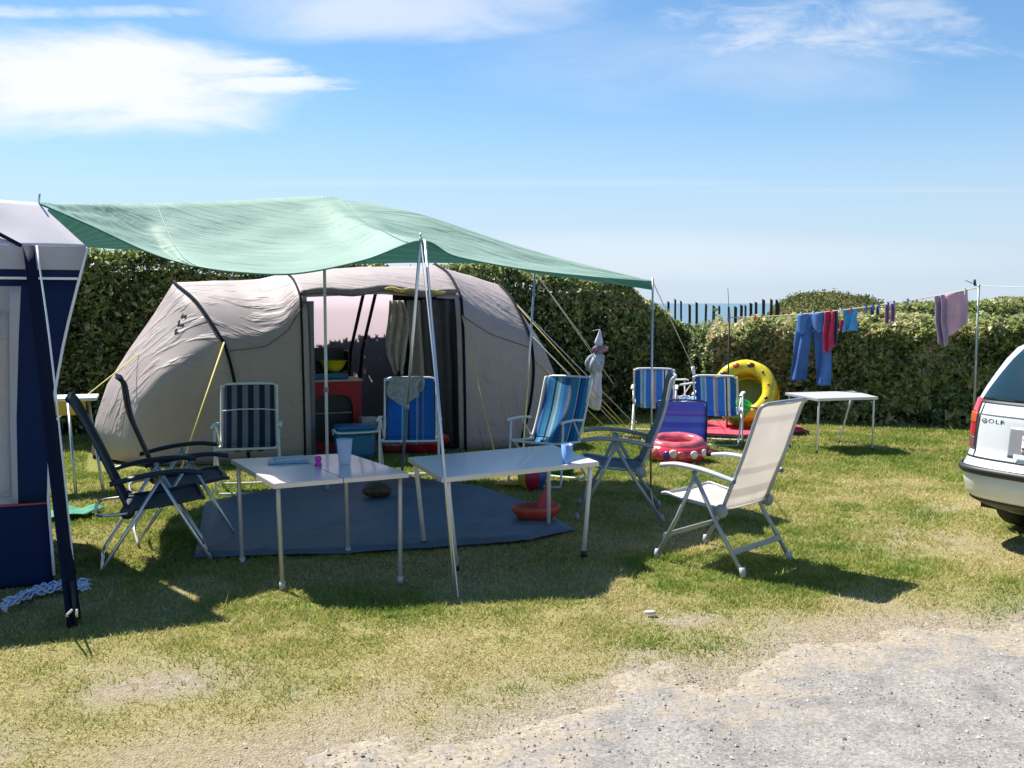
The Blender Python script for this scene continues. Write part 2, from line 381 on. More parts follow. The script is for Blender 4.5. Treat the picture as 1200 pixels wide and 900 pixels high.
def hedge(label, p0, p1, depth, hf, n, size=.032, tshift=0, seed=0, wild=.10, stray=.25):
    p0 = np.array(p0,float); p1 = np.array(p1,float); Lh = np.linalg.norm(p1-p0); u = (p1-p0)/Lh; v = np.array((-u[1],u[0]))
    root = thing('hedge', label, 'hedge', (p0[0],p0[1],0))
    # solid dark core, coloured as the shade between the leaves
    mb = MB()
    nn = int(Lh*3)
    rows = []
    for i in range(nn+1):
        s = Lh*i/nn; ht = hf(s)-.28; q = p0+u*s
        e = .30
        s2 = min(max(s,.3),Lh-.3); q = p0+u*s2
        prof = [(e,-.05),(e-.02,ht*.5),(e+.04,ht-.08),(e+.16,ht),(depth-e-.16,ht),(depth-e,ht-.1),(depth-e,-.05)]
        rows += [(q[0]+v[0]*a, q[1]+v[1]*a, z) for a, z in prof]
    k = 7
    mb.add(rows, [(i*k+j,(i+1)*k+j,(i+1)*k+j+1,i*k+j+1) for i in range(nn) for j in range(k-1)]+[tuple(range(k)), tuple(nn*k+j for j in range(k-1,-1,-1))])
    mb.build('dark_core', CORE_M, root)
    # leaves on front, top, back, ends
    H0 = np.mean([hf(s) for s in np.linspace(0,Lh,20)])
    A = np.array([Lh*H0*1.0, Lh*depth*1.0, Lh*H0*.25, depth*H0*.8, depth*H0*.8]); A = A/A.sum()
    side = rng.choice(5, n, p=A)
    s = rng.random(n)*Lh; w = rng.random(n)*depth; q = rng.random(n)
    hs = np.interp(s, np.linspace(0,Lh,60), [hf(a) for a in np.linspace(0,Lh,60)])
    z = q*hs
    sf = side == 0; w = np.where(sf, 0, w); w = np.where(side == 2, depth, w)
    s = np.where(side == 3, 0, s); s = np.where(side == 4, Lh, s)
    hs = np.interp(s, np.linspace(0,Lh,60), [hf(a) for a in np.linspace(0,Lh,60)])
    z = np.where(side == 1, hs, q*hs)
    N = np.zeros((n,3)); 
    N[sf] = (-v[0],-v[1],.25); N[side==1] = (0,0,1); N[side==2] = (v[0],v[1],.2); N[side==3] = (-u[0],-u[1],.2); N[side==4] = (u[0],u[1],.2)
    ins = rng.exponential(.055, n)                            # depth into the hedge
    bul = (fbm(s*1.4+seed, z*1.4+w, 90+seed, 4)-.5)*wild*4 + (fbm(s*6+seed, z*6+w*3, 95+seed, 3)-.5)*wild*1.6
    off = bul-ins
    # round the top corner
    cr = np.clip(1-(hs-z)/.25,0,1)**2*.12*(side != 1) ; off = off-cr
    c2 = np.clip(1-np.minimum(w,depth-w)/.22,0,1)**2*.12*(side == 1); off = off-c2
    P = np.stack([p0[0]+u[0]*s+v[0]*w, p0[1]+u[1]*s+v[1]*w, z],-1)+N*off[:,None]
    st = (rng.random(n) < .05)&(side == 1); P[st,2] += np.minimum(rng.exponential(.03, st.sum()), .07)
    P[:,2] = np.maximum(P[:,2], .01)
    low = P[:,2] < .18; keep = ~(low & (rng.random(n) < .55)); 
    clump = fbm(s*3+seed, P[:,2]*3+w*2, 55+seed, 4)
    ti = np.clip(.34+tshift+(clump-.5)*1.0+rng.normal(0,.2,n)+np.clip(P[:,2]/hs-.75,0,1)*.9, 0, 1)  # tint rises near the top: sunlight painted onto the upper leaves
    br = rng.random(n) < .13; ti[br] = rng.uniform(.75,1,br.sum())  # random share of pale leaves, coloured as sunlit speckles
    P = P[keep]; N = N[keep]; ti = ti[keep]
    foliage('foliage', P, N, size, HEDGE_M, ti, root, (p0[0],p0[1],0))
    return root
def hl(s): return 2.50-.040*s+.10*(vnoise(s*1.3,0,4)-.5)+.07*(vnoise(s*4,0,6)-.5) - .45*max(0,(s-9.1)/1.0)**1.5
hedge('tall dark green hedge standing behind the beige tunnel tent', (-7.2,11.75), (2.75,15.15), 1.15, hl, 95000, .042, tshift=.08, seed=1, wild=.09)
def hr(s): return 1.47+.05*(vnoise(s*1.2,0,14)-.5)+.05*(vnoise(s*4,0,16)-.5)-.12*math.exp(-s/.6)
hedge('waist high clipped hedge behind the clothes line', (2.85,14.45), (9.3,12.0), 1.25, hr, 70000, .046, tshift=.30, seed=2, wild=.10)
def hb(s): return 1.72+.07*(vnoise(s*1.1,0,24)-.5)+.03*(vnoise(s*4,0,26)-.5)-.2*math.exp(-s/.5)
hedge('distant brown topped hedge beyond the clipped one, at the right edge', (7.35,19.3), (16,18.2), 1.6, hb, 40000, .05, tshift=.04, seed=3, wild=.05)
# low shrubs in the gap in front of the sea
def bush(label, c, r, hgt, n, size, tshift, m=HEDGE_M, name='bush', cat='bush', group=None, kind=None):
    a = rng.random(n)*2*pi; zc = rng.random(n); el = np.arcsin(zc)
    d = np.stack([np.cos(a)*np.cos(el), np.sin(a)*np.cos(el), zc],-1)
    k = 1+(fbm(a*2+c[0], zc*4, 7, 3)-.5)*.5-rng.exponential(.06,n)
    P = d*np.array((r,r*.8,hgt))*k[:,None]; P[:,2] = np.maximum(P[:,2],.02)
    ti = np.clip(.4+tshift+rng.normal(0,.2,n)+(zc-.5)*.2,0,1)  # paler with height, sunlit tops put into the leaf tint
    root = thing(name, label, cat, (c[0],c[1],0), group=group)
    foliage('foliage', P, d, size, m, ti, root)
    mb = MB(); mb.lathe([(r*.8,0),(r*.78,hgt*.35),(r*.55,hgt*.65),(r*.25,hgt*.8),(0.01,hgt*.82)], n=14, sy=.8)
    mb.build('dark_core', CORE_M, root, local=True)  # dark filling coloured as the shade inside the bush
    return root
bush('rounded light green shrub in the hedge gap, left of the picket tops', (3.35,16.6), .85, 1.42, 7000, .035, .12, group='shrubs in the hedge gap')
bush('low light green shrub under the middle pickets, behind the clipped hedge', (4.6,16.9), .9, 1.2, 7000, .035, .16, group='shrubs in the hedge gap')
bush('low bushy shrub behind the left end of the clothes line', (5.8,17.2), .9, 1.36, 7000, .035, .14, group='shrubs in the hedge gap')
# dunes
def dune():
    def hz(x, y):
        g = 2.12*np.exp(-((x-8.1)/2.0)**4*1.0-((y-25)/3.2)**2) 
        g = np.maximum(g, 1.72*np.exp(-((x-14)/4.6)**4-((y-26)/4)**2))
        g = np.maximum(g, 1.28*np.exp(-((x-2)/10)**4-((y-27)/4)**2))
        g = np.maximum(g, 1.5*np.exp(-((x+12)/9)**4-((y-26)/4)**2))
        return g+(fbm(x*.8,y*.8,12,4)-.5)*.22
    xs = np.linspace(-24,26,150); ys = np.linspace(19.5,38,60); X,Y = np.meshgrid(xs,ys,indexing='ij'); Z = hz(X,Y)-.25
    V = np.stack([X,Y,Z],-1).reshape(-1,3); W = 60; I = (np.arange(149)[:,None]*W+np.arange(59)[None,:]).reshape(-1)
    me = bpy.data.meshes.new('dune'); me.from_pydata(V.tolist(), [], np.stack([I,I+W,I+W+1,I+1],-1).tolist())
    me.polygons.foreach_set('use_smooth',[True]*len(me.polygons))
    me.materials.append(mat('dune_turf', (.16,.15,.06), .95, var=.5, scale=1.6, bump=.8, bscale=9))
    o = bpy.data.objects.new('dune', me); COL.objects.link(o); tag(o, kind='structure')
    n = 130000; x = rng.uniform(2,20,n); y = rng.uniform(20.5,27.5,n); z = hz(x,y)-.25; k = z > .5
    x=x[k]; y=y[k]; z=z[k]; n=len(x)
    P = np.stack([x,y,z+rng.exponential(.025,n)],-1)
    Nn = np.tile(np.array((0,-.5,.9)),(n,1))
    ti = np.clip(.62+rng.normal(0,.22,n)+(fbm(x*.9,y*.9,5,3)-.5)*1.1,0,1)
    foliage('dune_scrub', P, Nn, .038, mat('scrub_leaf', None, .7, var=0, transl=.2, spec=.2, tint=[(0,(.06,.09,.02)),(.4,(.13,.16,.04)),(.7,(.24,.23,.09)),(1,(.34,.26,.15))]), ti)
    tag(bpy.data.objects['dune_scrub'], label='low dry scrub and grass covering the dunes', cat='scrub', kind='stuff')
dune()
# picket fence in front of the sea
PK = mat('weathered_wood', (.045,.04,.035), .9, var=.35, scale=20)
fr = thing('picket_fence', 'dark weathered picket fence standing in front of the sea', 'fence', (3.3,17.9,0))
tops = [(783,352),(792,351),(800,353),(810,355),(818,356),(826,357),(835,358),(844,360),(855,358),(862,358),(869,357),(875,356),(881,355),(887,354),(896,352),(903,351),(909,351),(912,356)]
for k, (px, py) in enumerate(tops):
    p = dy(px, py, 18.0+.05*k+(.4 if k > 12 else 0)); b = MB(); w = random.uniform(.016,.03); hh = p[2]+random.uniform(-.02,.05); lx = random.uniform(-.03,.03)
    b.add([(p[0]-w,p[1],0),(p[0]+w,p[1],0),(p[0]+w,p[1]+.03,0),(p[0]-w,p[1]+.03,0),
           (p[0]-w+lx,p[1],hh),(p[0]+w+lx,p[1],hh-.03),(p[0]+w+lx,p[1]+.03,hh-.03),(p[0]-w+lx,p[1]+.03,hh)],
          [(0,1,5,4),(1,2,6,5),(2,3,7,6),(3,0,4,7),(4,5,6,7),(3,2,1,0)], False)
    b.build('picket', PK, fr)
for z in (.5,1.25):
    b = MB(); b.tube([(2.7,18.05,z),(4.4,18.4,z-.03),(5.8,18.95,z)], .004, 4, smooth_path=4); b.build('wire', GREYPL, fr)
# ================================================================ recliners
def recl_profile(k, top):
    return k
def recliner(label, loc, rz, fab, tube, armm, style='bar', bft=None, top=1.08, lean=.42, curve=.03, apex=(.02,.62), group='high backed camping recliners', armc=None):
    t = thing('camping_recliner', label, 'chair', (loc[0],loc[1],0), rz, group)
    W = .255
    prof = catmull([np.array((0,y,z)) for y, z in ((-.17,.40),(-.205-curve,.56),(-.27-curve*1.3,.74),(-.20-lean*.40-curve*.4,.92),(-.02-lean,top-.03),(-.055-lean,top))], 6)
    prof = [(p[1],p[2]) for p in prof]; n = len(prof)-1
    def bf(u, v):
        i = u*n; k = min(int(i), n-1); f = i-k; y = prof[k][0]*(1-f)+prof[k+1][0]*f; z = prof[k][1]*(1-f)+prof[k+1][1]*f
        w = W*(1-.04*max(0,u-.8)*5); x = (v*2-1)*w
        return (x, y-.018*(1-(v*2-1)**2)+.012*abs(v*2-1)**6, z+(.0 if u < .99 else -.012*abs(v*2-1)**4))
    mb = MB(); mb.grid(bf, 26, 12); mb.build('backrest', fab, t, True, solid=.006)
    mb = MB(); L_ = [(-W-.006, y, z) for y, z in prof[::2]]; Rr = [(W+.006, y, z) for y, z in prof[::2]][::-1]
    L_[-1] = (-W+.03, prof[-1][0], prof[-1][1]+.005); Rr[0] = (W-.03, prof[-1][0], prof[-1][1]+.005)
    mb.tube(L_+Rr, .0125, 8); mb.build('back_frame', bft or tube, t, True)
    def sf(u, v):
        x = (v*2-1)*(W-.005); y = -.18+u*.47; z = .395+.055*u-.02*sin(pi*u)-.012*(1-(v*2-1)**2)-(.02*max(0,u-.85)/.15)
        return (x,y,z)
    mb = MB(); mb.grid(sf, 14, 10); mb.build('seat', fab, t, True, solid=.006)
    mb = MB(); mb.tube([(-W,-.18,.392),(-W,.1,.415),(-W,.27,.443),(-W+.03,.295,.432),(W-.03,.295,.432),(W,.27,.443),(W,.1,.415),(W,-.18,.392)], .012, 8, smooth_path=2); mb.build('seat_frame', bft or tube, t, True)
    ay, az = apex
    for s in (-1,1):
        x = s*(W+.045)
        mb = MB()
        path = [(x,.29,az+.012),(x,.16,az+.03),(x,0,az+.022),(x,-.14,az),(x*.97,-.27,az-.03)]
        P = catmull([np.array(p) for p in path],5); m_ = len(P)
        def af(u, v, P=P, m_=m_):
            i = u*(m_-1); k = min(int(i), m_-2); f = i-k; c = P[k]*(1-f)+P[k+1]*f
            wv = .031*(1-.25*u)*(1-(max(0,.08-u)/.08)**2*.75); a = v*2*pi
            return (c[0]+cos(a)*wv, c[1], c[2]+sin(a)*.017)
        mb.grid(af, 20, 10); mb.build('armrest', armm, t, True)
        mb = MB(); mb.lathe([(.001,-.012),(.042,-.012),(.046,0),(.042,.012),(.001,.012)], n=16, axis=lambda p: (p[2],p[0],p[1])); mb.v = [(p[0]+s*(W+.022),p[1]-.17,p[2]+.385) for p in mb.v]
        mb.build('hinge', BLACKPL if style == 'u' else GREYPL, t, True)
    if style == 'bar':
        for s in (-1,1):
            x = s*(W+.03)
            for nm, y1, y0 in (('front_leg',.31,ay-.01),('rear_leg',-.33,ay+.02)):
                mb = MB(); mb.tube([(x,y0,az),(x,(y0+y1)/2,az*.48),(x,y1,.03)], .0145, 8); lg = mb.build(nm, tube, t, True)
                mb = MB(); mb.tube([(x,y1-.004*(1 if y1<0 else -1),.055),(x,y1+.012*(1 if y1>0 else -1),.0)], .0195, 8); mb.build('foot', armm, lg, True)
        for y, z in ((.265,.16),(-.27,.14)):
            mb = MB(); mb.box((0,y,z),(2*W+.06,.012,.036), bev=.004, tilt=(.3 if y > 0 else -.3)); mb.build('crossbar', tube, t, True)
    else:
        for nm, y1, y0 in (('front_leg',.33,ay),('rear_leg',-.33,ay+.02)):
            mb = MB(); X = W+.03
            mb.tube([(-X,y0,az),(-X,y1-.02*(1 if y1>0 else -1),.06),(-X+.03,y1,.014),(-.12,y1,.014),(.12,y1,.02),(X-.03,y1,.014),(X,y1-.02*(1 if y1>0 else -1),.06),(X,y0,az)], .0115, 8)
            mb.build(nm, ALU, t, True)
        mb = MB(); mb.tube([(-W-.03,-.17,.38),(-W,-.33,.37),(0,-.36,.36),(W,-.33,.37),(W+.03,-.17,.38)], .010, 7, smooth_path=4); mb.build('stretcher', tube, t, True)
    return t
FW = mat('white_mesh_fabric', (.66,.63,.60), .75, var=.06, scale=5, transl=.5, stripes=[(0,(.82,.80,.78)),(.5,(.80,.76,.72)),(.66,(.72,.68,.64)),(.68,(.83,.79,.75)),(.71,(.70,.66,.62)),(.735,(.82,.78,.74)),(.78,(.72,.68,.65)),(.80,(.83,.79,.75)),(.93,(.76,.72,.69)),(.95,(.83,.80,.76))], saxis=2, soff=1.1)
FG = mat('slate_mesh_fabric', (.22,.25,.28), .7, var=.12, scale=6, transl=.25, bump=.2, bscale=200)
FN = mat('navy_mesh_fabric', (.02,.032,.055), .7, var=.15, scale=6, transl=.08, bump=.2, bscale=200)
recliner('pale mesh recliner with grey frame standing in the sun nearest the track', (1.40,6.44), R(45), FW, GREYTUBE, mat('light_grey_plastic',(.42,.44,.46),.45,var=.05), 'bar', top=1.08, lean=.40)
recliner('slate grey recliner seen edge on at the right end of the white table', (.86,7.85), R(84), FG, GREYTUBE, GREYPL, 'bar', top=1.13, lean=.38)
recliner('navy recliner nearest the blue and white awning, closer of the two navy ones', (-2.37,6.42), R(-68), FN, ALU, NAVYPL, 'u', NAVYPL, top=1.10, lean=.44, curve=.03, apex=(.02,.60))
recliner('navy recliner behind another navy one, its back nearly upright against the tent', (-2.42,7.12), R(-66), FN, ALU, NAVYPL, 'u', NAVYPL, top=1.17, lean=.36, curve=.01, apex=(.02,.60))
# ================================================================ striped lawn chairs
B1=(.02,.18,.50); B2=(.05,.36,.66); B3=(.20,.52,.74); NV=(.012,.02,.08); WH=(.62,.66,.70); TA_=(.24,.25,.27)
BLUE = [(0,B2),(.1,B1),(.2,NV),(.23,WH),(.26,B2),(.40,TA_),(.47,B1),(.58,B2),(.66,WH),(.70,B3),(.76,NV),(.80,B2),(.9,B1)]
BLUE2 = [(0,B1),(.13,WH),(.17,B3),(.24,WH),(.28,(.07,.30,.72)),(.45,WH),(.49,(.46,.42,.50)),(.56,(.07,.30,.72)),(.72,WH),(.76,NV),(.79,WH),(.86,B1)]
NVW = [(0,(.02,.04,.09)),(.1,(.30,.31,.36)),(.2,(.02,.035,.075)),(.31,(.28,.29,.34)),(.42,(.02,.035,.075)),(.53,(.28,.29,.34)),(.64,(.02,.035,.075)),(.74,(.27,.28,.33)),(.84,(.02,.04,.10)),(.93,(.16,.2,.3))]
ROYAL = [(0,(.02,.20,.66)),(.22,(.25,.32,.5)),(.26,(.02,.18,.62)),(.34,(.45,.45,.52)),(.38,(.02,.18,.62)),(.52,(.01,.05,.22)),(.56,(.04,.36,.70)),(.66,(.3,.62,.75)),(.69,(.02,.20,.66))]
def lawn_chair(label, loc, rz, fab, top=.93, lean=.28, sag=.0, group='striped folding chairs', W=.235, armz=.60, zoff=0):
    t = thing('striped_chair', label, 'chair', (loc[0],loc[1],zoff), rz, group)
    prof = catmull([np.array((0,y,z)) for y, z in ((.215,.405),(.08,.385),(-.08,.36),(-.17,.375),(-.22,.47),(-.19-lean*.5,.68),(-.2-lean*.85,top-.03),(-.215-lean*.9,top-.004))],6)
    n = len(prof)-1
    ks = 3*6+2
    def at(u, i0, i1):
        i = i0+u*(i1-i0); k = min(int(i), n-1); f = i-k; return prof[k]*(1-f)+prof[k+1]*f
    def bf(u, v):
        p = at(u, ks, n); x = (v*2-1)*W*(1-.05*u)*(1-.10*max(0,(u-.93)/.07)**2)
        return (x, p[1]+(-.03*sin(pi*u)-.01)*(1-(v*2-1)**2), p[2])
    mb = MB(); mb.grid(bf, 22, 16); mb.build('backrest', fab, t, True, solid=.005)
    def sf(u, v):
        p = at(u, 0, ks); x = (v*2-1)*W
        return (x, p[1], p[2]-(.025*sin(pi*min(1,u*1.1)))*(1-(v*2-1)**2))
    mb = MB(); mb.grid(sf, 16, 12); mb.build('seat', fab, t, True, solid=.005)
    X = W+.018
    top_ = prof[n]; br = [(-X,-.16,.40)]; 
    for u in (.2,.45,.7,.88): p = at(u,ks,n); br.append((-X,p[1]+.004,p[2]))
    pts = br+[(-X+.02,top_[1],top_[2]-.012),(-X+.07,top_[1]-.004,top_[2]+.012),(X-.07,top_[1]-.004,top_[2]+.012),(X-.02,top_[1],top_[2]-.012)]+[(-a[0],a[1],a[2]) for a in br[::-1]]
    mb = MB(); mb.tube(pts, .0115, 8, smooth_path=3); mb.build('back_frame', WHITETUBE, t, True)
    mb = MB(); mb.tube([(-X,-.2,.385),(-X,.05,.40),(-X,.21,.415),(-X+.03,.235,.41),(X-.03,.235,.41),(X,.21,.415),(X,.05,.40),(X,-.2,.385)], .011, 8, smooth_path=2); mb.build('seat_frame', WHITETUBE, t, True)
    for s in (-1,1):
        x = s*(X+.03)
        mb = MB()
        def af(u, v, x=x):
            a = v*2*pi; y = .27-u*.46; w = .026*(1-.3*u)*(1-.8*max(0,(.07-u)/.07)**2)
            return (x+cos(a)*w, y, armz+.012-.05*max(0,u-.6)+sin(a)*.012-.012*max(0,(.1-u)/.1))
        mb.grid(af, 16, 10); mb.build('armrest', WHITEPL, t, True)
        mb = MB(); mb.tube([(x*.98,-.02,armz-.01),(x*.93,-.19,.40)], .008, 6); mb.build('arm_brace', WHITETUBE, t, True)
    X2 = X+.022
    for nm, ya, za, yb in (('front_leg',.20,armz-.005,.25),('rear_leg',.17,.415,-.27)):
        mb = MB(); sgn = 1 if yb > 0 else -1
        mb.tube([(-X2,ya,za),(-X2,yb-.01*sgn,.07),(-X2+.01,yb,.03),(-X2+.05,yb,.013),(X2-.05,yb,.013),(X2-.01,yb,.03),(X2,yb-.01*sgn,.07),(X2,ya,za)], .0115, 8, smooth_path=2)
        mb.build(nm, WHITETUBE, t, True)
    return t
def sm(name, st): return mat(name, None, .8, var=.07, scale=14, transl=.34, stripes=st, saxis=0, soff=.235, bump=.15, bscale=150)
c3 = lawn_chair('navy and white striped folding chair in front of the tent wall', (-2.40,8.86), R(192), sm('navy_white_stripe',NVW), top=.93, lean=.2)
mb = MB(); mb.tube([(-.24,-.262,.70),(-.1,-.232,.715),(.1,-.232,.715),(.24,-.262,.70)], .006, 6); mb.build('back_brace', WHITETUBE, c3, True)
lawn_chair('royal blue folding chair with a towel over it, in front of the tent doorway', (-.98,9.35), R(184), sm('royal_stripe',ROYAL), top=.95, lean=.2)
lawn_chair('turquoise blue striped folding chair turned towards the white table', (.33,9.22), R(150), sm('turquoise_stripe',BLUE), top=.97, lean=.28)
lawn_chair('light blue striped chair by the hedge, left of the two seen from behind', (1.86,12.75), R(-10), sm('sky_stripe',BLUE2), top=.86, lean=.10)
lawn_chair('light blue striped chair seen from behind, beside the yellow paddling pool', (2.50,11.85), R(-18), sm('sky_stripe',BLUE2), top=.84, lean=.18)
lawn_chair('blue chair mostly hidden in the gap between two striped ones by the hedge', (2.3,13.25), R(-70), sm('sky_stripe',BLUE2), top=.74, lean=.3, armz=.63)
# low beach chair (violet mesh)
PUR = mat('violet_mesh_fabric', None, .7, var=.06, transl=.55, stripes=[(0,(.15,.18,.58)),(.6,(.12,.16,.55)),(.66,(.17,.25,.62)),(.72,(.14,.18,.58)),(.78,(.20,.28,.62)),(.84,(.17,.17,.55)),(.87,(.26,.22,.60)),(.9,(.17,.20,.58))], saxis=2, soff=.56)
t = thing('beach_chair', 'low violet blue beach chair seen from behind over the red float', 'chair', (2.0,11.55,0), R(-8))
mb = MB(); mb.grid(lambda u,v: ((v*2-1)*(.28-.05*max(0,u-.85)/.15*(1)), -.10-.12*u-.02*(1-(v*2-1)**2), .07+.49*u), 16, 10); mb.build('backrest', PUR, t, True, solid=.006)
mb = MB(); mb.grid(lambda u,v: ((v*2-1)*.27, -.1+.5*u, .09+.09*u-.03*sin(pi*u)), 10, 8); mb.build('seat', PUR, t, True, solid=.006)
mb = MB(); mb.tube([(-.29,-.02,.03),(-.29,-.12,.12),(-.285,-.20,.47),(-.23,-.235,.57),(.23,-.235,.57),(.285,-.20,.47),(.29,-.12,.12),(.29,-.02,.03)], .011, 8, smooth_path=3); mb.build('back_frame', mat('navy_tube',(.02,.03,.12),.4,var=.05), t, True)
mb = MB(); mb.tube([(-.29,-.2,.012),(-.29,.4,.012),(-.27,.42,.16),(.27,.42,.16),(.29,.4,.012),(.29,-.2,.012)], .011, 8); mb.build('seat_frame', ALU, t, True)
# ================================================================ tables
TOPW = mat('white_laminate', (.78,.79,.81), .22, var=.03, scale=2, coat=.3)
TOPP = mat('cream_laminate', (.70,.64,.63), .24, var=.03, scale=2, coat=.2)
EDGE = mat('aluminium_edge', (.55,.54,.53), .35, .5, var=.06)
LEGB = mat('beige_tube', (.50,.47,.43), .4, .2, var=.06)
def table(name, label, tops, feet, z, topm, legm, halves=True, r=.0135, group=None, thick=.03, capm=BLACKPL):
    c = np.mean([p[:2] for p in tops], axis=0)
    t = thing(name, label, 'table', (c[0],c[1],0), group=group)
    T = [np.array(p[:2]) for p in tops]
    def lerp(a,b,f): return a*(1-f)+b*f
    secs = [(0,.497),(.503,1)] if halves else [(0,1)]
    for a, b in secs:
        q = [lerp(T[0],T[1],a), lerp(T[0],T[1],b), lerp(T[3],T[2],b), lerp(T[3],T[2],a)]
        cc = sum(q)/4; qi = [cc+(p-cc)*.975 for p in q]
        mb = MB(); mb.slab(q, z-thick, z-.004); e_ = mb.build('table_edge', EDGE, t)
        mb = MB(); mb.slab([cc+(p-cc)*.992 for p in q], z-.004+.0005, z); mb.build('tabletop', topm, t)
    for k, f in enumerate(feet):
        tp_ = lerp(T[k], c, .09); f = np.array(f[:2])
        mb = MB(); mb.tube([(tp_[0],tp_[1],z-thick-.001),(tp_[0]*.96+f[0]*.04,tp_[1]*.96+f[1]*.04,z-.1),(f[0],f[1],.02)], r, 10); lg = mb.build('leg', legm, t)
        mb = MB(); mb.tube([(f[0],f[1],.04),(f[0],f[1],-.002)], r*1.35, 10); mb.build('foot', capm, lg)
    return t
table('folding_table', 'cream folding camping table with cups on it, beside the navy recliners',
      [gz(321,567,.65), gz(479,554,.65), gz(408,531,.65), gz(270.6,538,.65)], [gz(331,690), gz(469,683), gz(408,648), gz(284,660)], .65, TOPP, LEGB, capm=LEGB)
table('folding_table', 'long white camping table with one pale blue cup on it',
      [gz(518,560,.65), gz(702,541,.65), gz(648,521,.65), gz(478,536,.65)], [gz(535,668), gz(684,652), gz(643,620), gz(497,640)], .65, TOPW, WHITETUBE, halves=False, r=.0155)
table('folding_table', 'small white table standing in front of the clipped hedge',
      [gz(958,467,.63), gz(1029,465,.63), gz(1000,458,.63), gz(920,460,.63)], [gz(957,532), gz(1022,529), gz(983,520), gz(925,525)], .63, TOPW, WHITETUBE, halves=False, r=.011)
# high stand behind awning
t = thing('camping_stand', 'high white topped folding stand behind the navy recliners, on lit grass', 'table', (-3.95,8.75,0))
mb = MB(); mb.box((-4.15,8.95,.83),(.66,.4,.03),bev=.008,rz=R(20)); mb.build('tabletop', WHITEPL, t)
mb = MB(); mb.box((-4.18,8.93,.75),(.5,.3,.13),bev=.01,rz=R(20)); mb.build('storage_pocket', mat('yellow_cloth',(.60,.42,.06),.8,var=.1), t)
for x0,y0,x1,y1 in ((-3.90,8.98,-3.62,8.60),(-3.98,8.75,-3.80,8.45),(-4.4,8.9,-4.65,8.6),(-4.4,8.7,-4.65,8.35)):
    mb = MB(); mb.tube([(x0,y0,.82),(x1,y1,0.0)], .014, 8); mb.build('leg', ALU, t)
